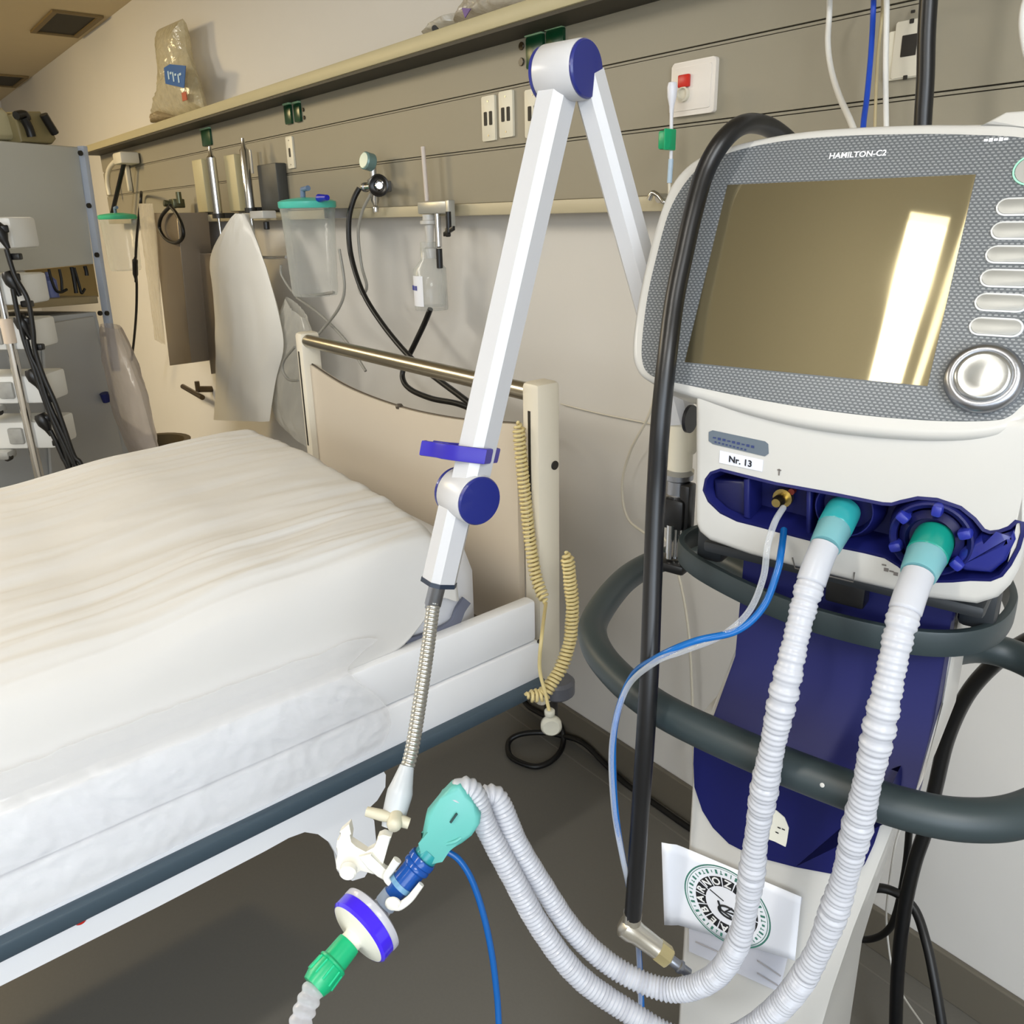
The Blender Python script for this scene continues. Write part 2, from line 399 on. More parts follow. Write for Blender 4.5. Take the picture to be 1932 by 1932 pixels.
gsock(539, 200, 554, 233, 'small dark green socket, left one of the pair above the teal-lidded canister')
gsock(557, 197, 571, 229, 'small dark green socket, right one of the pair above the teal-lidded canister')
gsock(382, 247, 402, 273, 'dark green socket farthest left on the panel, above the chrome tubes')
for x, y, l in ((985, 87, 'upper of two small dark indicator dots left of the green sockets'), (985, 117, 'lower of two small dark indicator dots left of the green sockets'), (573, 207, 'upper tiny dark dot right of the far green sockets'), (575, 222, 'lower tiny dark dot right of the far green sockets')):
    p = PY(x, y, PF); b = NB(); cyl(b, p+YA*-.0001, YN, .0085 if x > 900 else .006, .004, 14, .001)
    obj('indicator_lamp', b, mat('dark_lens', (52, 40, 20), .3), smooth=40, label=l, cat='indicator lamp', group='small indicator lamps on the panel')
# alarm plate with red button
c, w, h = sq(1274, 122, 1352, 212)
o = thing('nurse_call_plate', (c.x, PF, c.z-h/2), 'white square wall plate with a red push button', 'nurse call plate')
c = Vector((c.x, PF-.0002, c.z)); b = NB(); plate(b, c, XA, Z3, w, h, .009, .006, .002); obj('cover', b, mat('plate_white', (230, 222, 212), .35), o)
b = NB(); plate(b, c-YA*.009, XA, Z3, w*.84, h*.8, .002, .003, .001); obj('inner_frame', b, mat('plate_white', (230, 222, 212), .35), o)
p = PY(1293, 153, PF-.011); b = NB(); box(b, Vector((p.x, PF-.0145, p.z)), .025, .007, .021, bev=.002); obj('red_button', b, RED, o, label='red push button')
p = PY(1291, 178, PF-.011); b = NB(); lathe(b, Vector((p.x, PF-.011, p.z)), YN, [(.013, 0), (.013, .006), (.010, .007), (.009, .002), (0, .002)]); obj('call_socket', b, CREAM, o)
# big outlet right
c, w, h = sq(1680, 62, 1738, 145)
o = wplate('data_outlet', c, w, h, 'large cream double outlet between the white and black cables', 'data outlet', None, [], screws=False)
b = NB(); ic = Vector((c.x+.008, PF-.006, c.z+.006)); plate(b, ic, XA, Z3, .045, h*1.14, .003, .002); ins = obj('socket_insert', b, mat('insert_grey', (205, 198, 180), .4), o)
for dz, hh in ((.004, .028), (.035, .006), (-.038, .006), (.047, .004)):
    b = NB(); plate(b, ic+Z3*dz-YA*.003, XA, Z3, .022 if hh > .02 else .006, hh, .001, .001, 0); obj('slot', b, DARK, ins)

exec_part2 = True

# ================================================================== THE BED
BX, BL, BH = -1.0, -1.955, .9                       # near side, far side, headboard plane
zb0, zb1 = PX(0, 1800, BX).z, PX(0, 1758, BX).z            # bumper
zt = PX(1010, 1133, BX).z                                  # side board top
bw = mat('bed_white', (236, 237, 240), .4)
bed = thing('hospital_bed', (-1.5, -.1, 0), 'white hospital bed with grey side bumper and steel headboard rail', 'bed')
# side board with a moulded step, near and far
for x, s in ((BX, 1), (BL, -1)):
    b = NB(); box2(b, (x-.028, -1.2, (zt+zb1)/2-.004), (x, .855, zt), bev=.006)
    box2(b, (x-.024, -1.2, zb0), (x+.004, .86, (zt+zb1)/2-.006), bev=.004)
    obj('side_board', b, bw, bed)
b = NB(); cyl(b, (BX+.004, .857, .668), XA, .004, .002, 12); obj('screw', b, DARK, bed)
for x in (BX, BL):
    b = NB(); zc = (zb0+zb1)/2; tube(b, [(x+.008, -1.2, zc), (x+.008, .82, zc), (x+.006, .86, zc)], 0, 16, sq=(.0135, .012), side=Z3)
    obj('bumper', b, SLATE, bed, label='dark grey rubber bumper strip')
# lower side panel with its rounded bracket
pl = [(1012, 1301), (-60, 1830), (-60, 1890), (0, 1861), (300, 1710), (500, 1606), (545, 1581), (575, 1570), (600, 1574), (622, 1590), (636, 1615), (642, 1650), (665, 1662), (688, 1655), (703, 1630), (710, 1590), (706, 1548), (690, 1531), (712, 1510), (727, 1485), (728, 1462), (720, 1449), (760, 1425), (900, 1355)]
b = NB(); plv = [PX(x, y, BX-.006) for x, y in pl]; plv[0] = Vector((BX-.006, .855, zb0+.008)); plv[1] = Vector((BX-.006, -1.2, zb0+.008)); plv[2] = Vector((BX-.006, -1.2, PX(0, 1861, BX-.006).z)); plv = [p for p in plv if p is plv[0] or p.z < zb0+.0081]
prism(b, plv, XA*-.012); obj('lower_side_panel', b, bw, bed, 0)
b = NB(); p = PX(152, 1736, BX); cyl(b, (BX-.006, p.y, p.z), XA, .0075, .008, 16, .002); obj('release_button', b, RED, bed, label='small red button')
# headboard: two posts, steel rail, panel with a dipped top edge
hz = PY(1045, 726, BH).z; hx = PY(1030, 730, BH).x
for x, w in ((hx-.022, .046), (PY(578, 640, BH).x-.01, .04)):
    b = NB(); box2(b, (x-w/2, BH-.02, .50), (x+w/2, BH+.035, hz if w > .045 else PY(575, 630, BH).z+.005), bev=.010); po = obj('headboard_post', b, mat('bed_cream', (222, 214, 196), .4), bed)
    b = NB(); box2(b, (x-.003, BH-.0212, .84), (x+.003, BH-.0198, hz-.05)); obj('slot', b, DARK, po, 0)
b = NB(); box2(b, (hx+.0005, BH-.012, 1.0), (hx+.0012, BH+.02, 1.001))
b.free()
b = NB(); p = PX(1047, 878, hx+.002); cyl(b, (hx+.0005, p.y, p.z), XA, .0085, .003, 16, .001); obj('post_screw', b, DARK, bed)
rl, rr_ = PY(580, 643, BH), PY(996, 739, BH)
b = NB(); tube(b, [rl, rr_+XA*.01], .0165, 20); obj('headboard_rail', b, STEEL, bed, label='round brushed steel rail')
edge = [PY(x, y, BH+.012) for x, y in ((588, 683), (660, 728), (760, 766), (870, 789), (985, 798))]
edge = crom(edge, 6)
b = NB(); pts = edge+[Vector((edge[-1].x, BH+.012, .55)), Vector((edge[0].x, BH+.012, .55))]; prism(b, pts, YA*-.014)
pn = obj('headboard_panel', b, mat('bed_panel_beige', (206, 194, 176), .45), bed, 20)
b = NB(); tube(b, [p+YA*-.007 for p in edge], .0028, 8); obj('panel_edge_trim', b, mat('dark_edge', (72, 62, 50), .5), pn)
b = NB(); p = edge[12]+YA*-.009; lathe(b, p-Z3*.006, Z3, [(0, 0), (.008, .002), (.009, .007), (.006, .012), (0, .013)], 14); obj('edge_clip', b, mat('dark_edge', (72, 62, 50), .5), pn)
b = NB(); box2(b, (BL, -1.26, .32), (BX, -1.22, 1.0), bev=.01); obj('unseen_footboard', b, mat('bed_panel_beige', (206, 194, 176), .45), bed)  # out of view, added to block light from reaching under the bed
b = NB(); box2(b, (BL, -1.2, .45), (BL+.012, .85, .58)); obj('lower_side_panel', b, bw, bed, 0)  # far-side panel, also added to keep the floor under the bed dark
# deck, legs, far frame
b = NB(); box2(b, (BL+.01, -1.2, .60), (BX-.03, .87, .635), bev=.004); obj('bed_deck', b, mat('deck_grey', (96, 88, 76), .5), bed)
b = NB(); box2(b, (BL+.35, -.9, .36), (BX-.35, .5, .50), bev=.01); box2(b, (BL+.35, -.85, .10), (BX-.52, .35, .36), bev=.01)
obj('undercarriage', b, mat('under_grey', (52, 54, 60), .5), bed)
for x in (BL+.2, BX-.42):
    for y in (-.95, -.35):
        b = NB(); lathe(b, (x-.02, y, .075), XA, [(0, 0), (.06, 0), (.075, .008), (.075, .032), (.06, .04), (0, .04)], 24); box2(b, (x-.03, y-.02, .07), (x+.03, y+.02, .3), bev=.008)
        obj('caster', b, mat('caster_grey', (90, 92, 96), .5), bed)
b = NB(); p = PY(1052, 1300, BH+.02); lathe(b, p-Z3*.012, Z3, [(0, 0), (.028, 0), (.034, .006), (.034, .03), (.028, .036), (0, .036)], 24)
obj('corner_roller', b, mat('roller_grey', (86, 88, 96), .4), bed, label='grey corner bumper wheel')
b = NB(); lathe(b, p-Z3*.075-XA*.02, Z3, [(0, 0), (.014, 0), (.014, .1), (0, .1)], 14); obj('roller_bracket', b, DARK, bed)

# mattress
b = NB(); box2(b, (BL+.02, -1.15, .636), (BX-.035, .775, .893), bev=.07)
obj('mattress', b, mat('mattress_cover', (214, 215, 220), .5, bump=.2, bscale=12), label='pale mattress whose rounded head end shows beside the headboard', cat='mattress', smooth=60)
# quilt: one cloth surface over the bed with long creases
wa = PZ(60, 1160, .9); wb = PZ(700, 985, .9); wdir = (wb-wa); wdir.z = 0; wdir.normalize(); wper = Vector((-wdir.y, wdir.x, 0))
def sstep(a, b_, x): t = max(0, min(1, (x-a)/(b_-a))); return t*t*(3-2*t)
def lerp(a, b_, t): return a+(b_-a)*t
QTOP = [(-1.3, .885), (-.6, .89), (-.1, .895), (.15, .905), (.4, .93), (.6, .937), (.8, .93)]
def ztop(y):
    for (a, za), (c_, zc) in zip(QTOP, QTOP[1:]):
        if y <= c_: return lerp(za, zc, sstep(a, c_, y))
    return QTOP[-1][1]
def crease(p, amp):
    q = p.dot(wdir); r_ = p.dot(wper)
    n1 = noise.noise(Vector((q*1.6, r_*9, 1.3))); n2 = noise.noise(Vector((q*3.5, r_*24, 4.1))); n3 = noise.noise(Vector((q*2, r_*2, 9)))
    n4 = noise.noise(Vector((q*2.2, r_*55, 6)))
    return amp*(.9*(1-abs(n1)*2)*.5+.6*(1-abs(n2)*2.4)*.5+.5*n3+.22*(1-abs(n4)*2.2))
def quilt(u, v):
    # v: across, far drop -> top -> near drop; u: along towards the head
    yh = lerp(.735, .695, sstep(.2, .9, v))
    y = lerp(-1.2, yh, u)
    zt_ = ztop(y)
    low = .75+.09*sstep(.56, .71, y)
    prof = [(BL-.03, .70), (BL-.02, .80), (BL+.04, zt_-.02), (BL+.14, zt_), (-1.6, zt_+.012), (-1.3, zt_+.006), (-1.14, zt_), (-1.06, zt_-.012), (BX-.028, lerp(zt_-.06, zt_-.035, sstep(.46, .66, y))), (BX-.014, low)]
    k = v*(len(prof)-1); i = min(int(k), len(prof)-2); t = k-i
    g = lambda j: prof[max(0, min(len(prof)-1, j))]
    P_ = [.5*((2*g(i)[c])+(-g(i-1)[c]+g(i+1)[c])*t+(2*g(i-1)[c]-5*g(i)[c]+4*g(i+1)[c]-g(i+2)[c])*t*t+(-g(i-1)[c]+3*g(i)[c]-3*g(i+1)[c]+g(i+2)[c])*t**3) for c in (0, 1)]
    p = Vector((P_[0], y, P_[1]))
    w = sstep(0, .15, v)*(1-.75*sstep(.85, 1, v))
    # head end folds down
    hd = sstep(.97, 1, u); p.z -= .04*hd**2
    p.z += crease(p, .011)*w
    p.x += .006*noise.noise(Vector((y*6, v*8, 2)))*sstep(.8, 1, v)*.5
    return p
b = NB(); surf(b, quilt, 260, 230)
q = obj('quilt', b, SHEET, smooth=180, label='puffed white quilt with long creases covering the bed', cat='quilt')
q.modifiers.new('thick', 'SOLIDIFY').thickness = .004
# plastic dust sheet over the near edge and the side board
def drape(u, v):
    y = lerp(-1.2, .50+.03*math.sin(v*9), u)
    zt_ = ztop(y)
    prof = [(BX-.010, .80), (BX-.009, .79), (BX-.008, .78), (BX-.004, zt+.016), (BX+.006, zt+.004), (BX+.010, zt-.04), (BX+.012, .66), (BX+.013, zb1+.012)]
    k = v*(len(prof)-1); i = min(int(k), len(prof)-2); t = k-i
    x = lerp(prof[i][0], prof[i+1][0], t); z = lerp(prof[i][1], prof[i+1][1], t)
    n = (1-abs(noise.noise(Vector((y*11+z*16, z*10-y*7, 0))))*4)*.5+(1-abs(noise.noise(Vector((y*30-z*22, z*34+y*20, 3))))*4)*.3+(1-abs(noise.noise(Vector((y*18+z*30, z*14, 7))))*3.5)*.3
    return Vector((x+.0032*max(-.6, n)*sstep(.45, .62, v)+.004, y, z+.003*n*(1-sstep(.2, .6, v))+.004))
b = NB(); surf(b, drape, 420, 90)
obj('plastic_sheet', b, film('clear_dust_sheet', (240, 240, 242), .62, .1, .12, 60), smooth=180, label='crinkled clear plastic sheet hanging over the near side of the bed', cat='plastic sheet')

# ================================================================== THE VENTILATOR
vent_ = thing('ventilator', LV(-.01, .02, 1.1), 'white ventilator with large tilted screen and blue port recess', 'ventilator', rotz=VA)
def inset(pts, d):
    """shrink a closed planar loop by d (approximately)"""
    n = len(pts); c = sum(pts, Vector())/n; out = []
    e1 = (pts[1]-pts[0]).normalized(); nn = None
    for i in range(2, n):
        nn = e1.cross(pts[i]-pts[0])
        if nn.length > 1e-5: break
    area_n = Vector()
    for i in range(n): area_n += (pts[i]-c).cross(pts[(i+1) % n]-c)
    area_n.normalize()
    for i in range(n):
        t = (pts[(i+1) % n]-pts[i-1]).normalized(); out.append(pts[i]+area_n.cross(t)*d)
    return out
def loopfaces(bm, A, Bq, mi=0):
    n = len(A)
    for k in range(n):
        f = bm.faces.new((A[k], A[(k+1) % n], Bq[(k+1) % n], Bq[k])); f.material_index = mi
def shell(bm, pts, nrm, depth, r=.006, mi=0, cap=True, steps=3):
    """closed outline with rounded front edge, front face towards nrm, depth behind; returns front loop"""
    loops = []
    for k in range(steps+1):
        a = math.pi/2*k/steps
        loops.append([bm.verts.new(p-nrm*(r*(1-math.sin(a)))) for p in (inset(pts, r*(1-math.cos(a))) if k else pts)])
    back = [bm.verts.new(p-nrm*depth) for p in pts]
    loopfaces(bm, back, loops[0], mi)
    for A, Bq in zip(loops, loops[1:]): loopfaces(bm, A, Bq, mi)
    bk = bm.faces.new(back[::-1]); bk.material_index = mi
    if cap:
        f = bm.faces.new(loops[-1]); f.material_index = mi
    return loops[-1]
out_px = [(1265, 345), (1292, 312), (1325, 290), (1375, 272), (1440, 256), (1520, 243), (1620, 235), (1740, 230), (1850, 229)]
uv_r = [(.250, .043), (.278, .030), (.300, -.01), (.310, -.07), (.312, -.13), (.306, -.175), (.292, -.195)]
bot_px = [(1932, 796), (1900, 815), (1850, 825), (1780, 828), (1700, 825), (1600, 816), (1500, 801), (1400, 777), (1300, 746), (1250, 730), (1212, 712), (1195, 690), (1190, 660), (1194, 610), (1206, 540), (1225, 460), (1244, 395)]
W_ = [PS(*p) for p in out_px]+[LS(u, v) for u, v in uv_r]+[PS(*p) for p in bot_px]
W_ = crom(W_, 4, True)
b = NB(); shell(b, W_, SN, .05, .007)
obj('screen_housing', b, WHITE, vent_, 50)
# raised tag on the housing's top edge, right
b = NB(); prism(b, [LS(u, v, .001) for u, v in ((.205, .040), (.222, .0505), (.262, .050), (.285, .035), (.27, .030), (.24, .038))], SN*-.03, bev=.003); obj('top_latch', b, WHITE, vent_)
in_px = [(1262, 402), (1290, 350), (1325, 312), (1370, 291), (1430, 275), (1500, 264), (1590, 257), (1690, 254), (1800, 254)]
uv_i = [(.243, .026), (.268, .012), (.283, -.02), (.292, -.07), (.294, -.12), (.288, -.165)]
ib_px = [(1925, 768), (1905, 785), (1878, 793), (1800, 795), (1700, 790), (1600, 780), (1500, 766), (1400, 748), (1300, 727), (1248, 716), (1222, 703), (1212, 680), (1212, 640), (1222, 560), (1240, 480)]
G_ = crom([PS(*p) for p in in_px]+[LS(u, v) for u, v in uv_i]+[PS(*p) for p in ib_px], 4, True)
gm = bpy.data.materials.new('woven_grey_faceplate'); gm.use_nodes = True; nt = gm.node_tree; pb = nt.nodes['Principled BSDF']; pb.inputs['Roughness'].default_value = .42
tc = nt.nodes.new('ShaderNodeTexCoord'); sx = nt.nodes.new('ShaderNodeSeparateXYZ'); nt.links.new(tc.outputs['Object'], sx.inputs[0])
def mth(op, a, b_=None):
    n = nt.nodes.new('ShaderNodeMath'); n.operation = op
    for i, v in enumerate((a, b_)):
        if v is None: continue
        if hasattr(v, 'links'): nt.links.new(v, n.inputs[i])
        else: n.inputs[i].default_value = v
    return n.outputs[0]
rowv = mth('MULTIPLY', sx.outputs[2], 2*math.pi/.0026/math.cos(VT)*1.0)
colx = mth('MULTIPLY', sx.outputs[0], 2*math.pi/.0042)
s1 = mth('SINE', rowv); half = mth('SINE', mth('ADD', colx, mth('MULTIPLY', mth('SIGN', mth('SINE', mth('MULTIPLY', rowv, .5))), 1.57)))
mask = mth('GREATER_THAN', mth('MULTIPLY', mth('ADD', s1, .55), mth('ADD', half, .6)), .35)
mx = nt.nodes.new('ShaderNodeMix'); mx.data_type = 'RGBA'; mx.inputs[6].default_value = (*lin((84, 88, 92)), 1); mx.inputs[7].default_value = (*lin((134, 137, 138)), 1)
nt.links.new(mask, mx.inputs[0]); nt.links.new(mx.outputs[2], pb.inputs['Base Color'])
b = NB(); shell(b, [p+SN*.001 for p in G_], SN, .002, .0006); obj('faceplate', b, gm, vent_, 50, label='grey woven-pattern faceplate around the screen')
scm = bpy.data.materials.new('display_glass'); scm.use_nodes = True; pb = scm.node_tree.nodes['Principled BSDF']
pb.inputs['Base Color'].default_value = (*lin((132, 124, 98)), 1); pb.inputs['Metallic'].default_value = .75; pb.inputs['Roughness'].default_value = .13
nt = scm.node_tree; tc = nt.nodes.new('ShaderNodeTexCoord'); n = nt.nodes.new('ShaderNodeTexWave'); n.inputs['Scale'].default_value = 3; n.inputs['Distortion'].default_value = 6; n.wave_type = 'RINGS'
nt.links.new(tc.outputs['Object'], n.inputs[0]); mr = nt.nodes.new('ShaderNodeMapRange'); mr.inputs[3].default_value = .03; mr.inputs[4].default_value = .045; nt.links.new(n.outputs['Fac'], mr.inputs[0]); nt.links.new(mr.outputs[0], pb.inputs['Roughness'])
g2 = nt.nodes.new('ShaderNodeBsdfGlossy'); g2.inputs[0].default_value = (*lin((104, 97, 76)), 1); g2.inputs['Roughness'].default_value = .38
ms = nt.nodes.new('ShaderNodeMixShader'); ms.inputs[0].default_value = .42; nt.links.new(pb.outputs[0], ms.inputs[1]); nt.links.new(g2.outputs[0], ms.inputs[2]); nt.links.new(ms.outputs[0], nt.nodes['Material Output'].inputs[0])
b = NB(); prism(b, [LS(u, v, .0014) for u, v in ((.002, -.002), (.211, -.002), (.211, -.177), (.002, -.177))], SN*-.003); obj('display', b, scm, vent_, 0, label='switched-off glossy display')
# push buttons
btm = mat('button_silver', (158, 158, 154), .4, metal=.3); brm = mat('button_ring', (204, 206, 206), .3)
for k, v in enumerate((-.030, -.0492, -.0685, -.0875, -.1068, -.1262)):
    c = LS(.2485, v, .001); b = NB(); plate(b, c, VS, SUP, .0365, .0148, .0012, .0072, .0004); o = obj('button', b, brm, vent_)
    b = NB(); plate(b, c+SN*.0012, VS, SUP, .0335, .0118, .0006, .0057, .0003); sub = obj('key_face', b, btm, o)
c = LS(.2485, -.0005, .001); b = NB(); lathe(b, c, SN, [(.0125, 0), (.0125, .0012), (.0112, .0012), (.0112, .0002)], 30); o = obj('power_button', b, mat('mint_ring', (150, 214, 184), .35), vent_, label='round button with mint green ring')
b = NB(); cyl(b, c, SN, .0108, .0008, 28); obj('key_face', b, btm, o)
# rotary knob
c = LS(.2485, -.168, .001); b = NB(); lathe(b, c, SN, [(.0255, 0), (.027, .004), (.027, .007), (.0245, .011), (.021, .0125), (.0195, .0115)], 40); kn = obj('control_knob', b, SILVER, vent_, 60, label='large silver rotary knob')
b = NB(); lathe(b, c, SN, [(.0196, .0114), (.0185, .0135), (.016, .0142), (.008, .0128), (0, .012)], 40); obj('knob_cap', b, mat('satin_cap', (168, 170, 170), .25, metal=.8), kn, 60)
TW = mat('white_print', (240, 240, 240), .5)
b = NB(); text(b, 'HAMILTON-C2', LS(.1155, .0205, .0013), VS, SUP, .0072, bold=True); obj('name_print', b, TW, vent_, 0)
b = NB()
for i in range(5): box(b, LS(.2125+.0035*i, .0265, .0012), .0028, .0006, .003 if i % 2 else .002, VS, SN, SUP)
obj('small_print', b, TW, vent_, 0)

# body below the screen
FL = -.085
bo = [(1308, 760), (1308, 985), (1316, 1006), (1336, 1023), (1413, 1050), (1491, 1071), (1628, 1105), (1744, 1132), (1842, 1144), (1881, 1132), (1904, 1109), (1920, 1081), (1931, 1039)]
Bo = [PV(x, y, FL) for x, y in bo]; Bo.append(Vector((Bo[-1].x, Bo[-1].y, 1.272))); Bo[-1] += VS*.002; Bo[0].z = 1.262
def dens(pts, closed=True):
    o = []; n = len(pts)
    for i in range(n if closed else n-1):
        a, b_ = pts[i], pts[(i+1) % n]; k = max(1, int((b_-a).length/.02))
        o += [a+(b_-a)*(j/k) for j in range(k)]
    return o
Bo = dens(Bo)
rc = [(1329, 925), (1333, 905), (1342, 893), (1360, 887), (1384, 893), (1464, 913), (1580, 934), (1665, 951), (1683, 952), (1700, 947), (1732, 940), (1768, 943), (1812, 958), (1838, 979), (1855, 1000), (1868, 1005), (1886, 1003), (1905, 996), (1918, 984), (1928, 986), (1929, 1005), (1921, 1033), (1904, 1065), (1888, 1085), (1868, 1093), (1830, 1092), (1797, 1095), (1754, 1096), (1720, 1086), (1696, 1066), (1670, 1050), (1630, 1040), (1580, 1030), (1500, 1010), (1435, 992), (1391, 981), (1360, 966), (1338, 945)]
Rc = [PV(x, y, FL) for x, y in rc]
b = NB(); fl = shell(b, Bo, -VW, .20, .008, cap=False)
inn = [b.verts.new(p) for p in Rc]
for L_ in (fl, inn):
    pass
ie = [b.edges.new((inn[i], inn[(i+1) % len(inn)])) for i in range(len(inn))]
oe = [b.edges.get((fl[i], fl[(i+1) % len(fl)])) for i in range(len(fl))]
bmesh.ops.triangle_fill(b, edges=ie+oe, use_beauty=True)
obj('body', b, WHITE, vent_, 40)
b = NB(); lo = [b.verts.new(p) for p in inset(Rc, .0015)]; l2 = [b.verts.new(p+VW*.034) for p in inset(Rc, .007)]; lip = [b.verts.new(p-VW*.0012) for p in inset(Rc, .0008)]; o0 = [b.verts.new(p-VW*.0002) for p in inset(Rc, -.0018)]
loopfaces(b, o0, lip); loopfaces(b, lip, lo); loopfaces(b, lo, l2); b.faces.new(l2)
rec = obj('port_recess', b, NAVY, vent_, 40, label='navy blue recessed port panel')
# inside the recess
def onfl(x, y, ly): return PV(x, y, ly)
b = NB(); c = onfl(1372, 928, FL+.004); prism(b, [onfl(x, y, FL+.008) for x, y in ((1345, 905), (1405, 906), (1412, 925), (1412, 978), (1375, 965), (1348, 940))], VW*.024, bev=.004); obj('module_cover', b, NAVYD, rec)
b = NB(); prism(b, [onfl(x, y, FL+.002) for x, y in ((1402, 905), (1414, 902), (1414, 980), (1402, 977))], VW*.03, bev=.002); obj('divider', b, NAVY, rec); b = NB()
prism(b, [onfl(x, y, FL+.006) for x, y in ((1520, 925), (1530, 927), (1530, 1012), (1520, 1010))], VW*.028, bev=.002); obj('divider', b, NAVY, rec)
b = NB(); p = onfl(1588, 965, FL); lathe(b, p+VW*.032, -VW, [(.030, 0), (.030, .012), (.0245, .026), (.0235, .026), (.021, .012), (.0, .012)], 32); obj('inspiratory_port', b, NAVY, rec)
for x, y, m_, l_ in ((1480, 937, BRASS, None), (1478, 1000, BLUE, 'blue tube fitting')):
    b = NB(); p = onfl(x, y, FL+.028); lathe(b, p, -VW, [(.009, 0), (.009, .006), (.0055, .006), (.0055, .018), (.004, .022), (0, .022)], 16); obj('pressure_port', b, m_, rec)
b = NB(); p = onfl(1497, 925, FL+.03); cyl(b, p, -VW, .003, .006, 10); obj('red_mark', b, mat('dull_red', (120, 30, 15), .5), rec)
# expiratory valve: lobed ring with lever scoop
ec = onfl(1757, 1015, FL); b = NB(); lathe(b, ec+VW*.032, -VW, [(.036, 0), (.036, .014), (.031, .036), (.0295, .037), (.026, .034), (.025, .014), (0, .014)], 40); ev = obj('expiratory_ring', b, NAVY, rec)
b = NB()
for k in range(6):
    a = math.radians(25+60*k); d = VS*math.cos(a)+Z3*math.sin(a); tb = d.cross(VW)
    box(b, ec+d*.0265-VW*.001, .010, .008, .020, d, tb, VW, bev=.0025)
obj('locking_lug', b, mat('lug_blue', (34, 44, 140), .35), ev)
b = NB(); lathe(b, ec+VW*.02, -VW, [(.024, 0), (.024, .020), (.0185, .026), (.0165, .02), (0, .018)], 32); obj('valve_collar', b, NAVYD, ev)
b = NB(); prism(b, [onfl(x, y, FL-.004) for x, y in ((1808, 1040), (1850, 1012), (1885, 1018), (1913, 1000), (1917, 1020), (1898, 1060), (1870, 1084), (1820, 1080), (1800, 1070))], VW*.03, bev=.006); obj('valve_lever', b, mat('lever_blue', (28, 36, 118), .25, coat=.4), rec)
# labels on the body
gl = mat('label_grey', (98, 108, 118), .4); 
b = NB(); prism(b, [PV(x, y, FL-.0008) for x, y in ((1337, 815), (1344, 812), (1443, 833), (1449, 838), (1450, 856), (1443, 861), (1345, 838), (1337, 832))], VW*.0006); lb = obj('badge', b, gl, vent_, 0)
b = NB()
for i in range(9):
    p0_ = PV(1348+9*i, 826+2.1*i, FL-.0012); box(b, p0_, .0028, .0004, .0022 if i % 3 else .0012, VS, VW, Z3)
    p0_ = PV(1350+7*i, 834+1.8*i, FL-.0012); box(b, p0_, .0018, .0004, .0014, VS, VW, Z3)
obj('badge_print', b, mat('print_navy', (50, 62, 110), .5), lb, 0)
b = NB(); prism(b, [PV(x, y, FL-.0008) for x, y in ((1358, 850), (1440, 868), (1438, 890), (1357, 873))], VW*.0006); lb = obj('number_sticker', b, mat('sticker_white', (222, 224, 236), .4), vent_, 0)
b = NB(); text(b, 'Nr. 13', PV(1397, 871, FL-.001), (PV(1440, 882, FL)-PV(1357, 862, FL)).normalized(), Z3, .0085, bold=True); obj('number_print', b, INK, lb, 0)
b = NB(); p = PV(1470, 891, FL-.0004); box(b, p, .0012, .0004, .006, VS, VW, Z3); box(b, p+Z3*.002, .0035, .0004, .001, VS, VW, Z3)
for i, (x, y) in enumerate(((1672, 1075), (1682, 1078), (1690, 1083), (1668, 1066))): box(b, PV(x, y, FL-.0004), .0035, .0004, .0012 if i % 2 else .003, VS, VW, Z3)
obj('port_marks', b, mat('print_grey', (110, 104, 100), .5), vent_, 0)
b = NB()
q0 = [PV(x, y, FL-.0006) for x, y in ((1495, 1052), (1500, 1072), (1610, 1098), (1612, 1080))]
tube(b, q0, .0007, 6); obj('drawer_line', b, mat('line_grey', (96, 92, 88), .5), vent_, 0)

# teal connectors seated in the ports
def connector(p0, p1, r, label, m_):
    t = thing('hose_connector', p0, label, 'hose connector', 'teal hose connectors in the ventilator ports')
    d = (p1-p0).normalized(); L = (p1-p0).length
    b = NB(); lathe(b, p0, d, [(0, 0), (r, 0), (r*1.03, .004), (r*1.03, L*.5), (r*.97, L*.52)], 28); obj('collar', b, m_, t, 40)
    b = NB(); lathe(b, p0, d, [(r*.97, L*.51), (r*1.0, L*.55), (r*.9, L*.95), (r*.86, L), (0, L)], 28); obj('cuff', b, mat('pale_teal', (130, 188, 195), .25, trl=.3), t, 40)
h1a, h1b = PV(1592, 962, FL+.014), PV(1556, 1032, FL-.034)
h2a, h2b = PV(1765, 1012, FL+.004), PV(1732, 1085, FL-.040)
connector(h1a, h1b, .0142, 'teal connector pushed into the left breathing port', TEAL)
connector(h2a, h2b, .0152, 'teal green connector pushed into the right breathing port inside the lobed ring', mat('teal_green', (22, 148, 132), .25, trl=.2))

# ================================================================== THE CART
cart = thing('ventilator_cart', LV(-.01, .05, 0), 'white and navy wheeled cart carrying the ventilator, with dark grey grab rails', 'equipment cart', rotz=VA)
def sprof(bm, s0, s1, prof, bev=0):
    prism(bm, [LV(s0, l, z) for l, z in prof], VS*(s1-s0), bev=bev, both=True)
b = NB(); colo = [(-.118, .92), (-.118, .11), (.034, .11), (.034, .55), (.046, .671), (.057, .758), (.079, .901), (.083, .92)]
prism(b, [LV(a, -.0995, z) for a, z in colo], VW*.1995, bev=.008)
sprof(b, -.112, .090, [(-.085, .915), (.0, .915), (.10, .915), (.10, 1.10), (.0, 1.10), (.0, .97)], .006)
obj('column', b, WHITE, cart, 50)
b = NB(); sprof(b, -.105, .088, [(-.03, 1.118), (-.03, .968), (-.103, .903), (-.05, .895), (.02, .95), (.02, 1.118)], .0025); obj('upper_blue_cover', b, NAVY, cart, 50)
lowb = [(1309, 1395), (1308, 1440), (1310, 1485), (1325, 1530), (1345, 1562), (1375, 1592), (1420, 1615), (1500, 1636), (1575, 1650)]
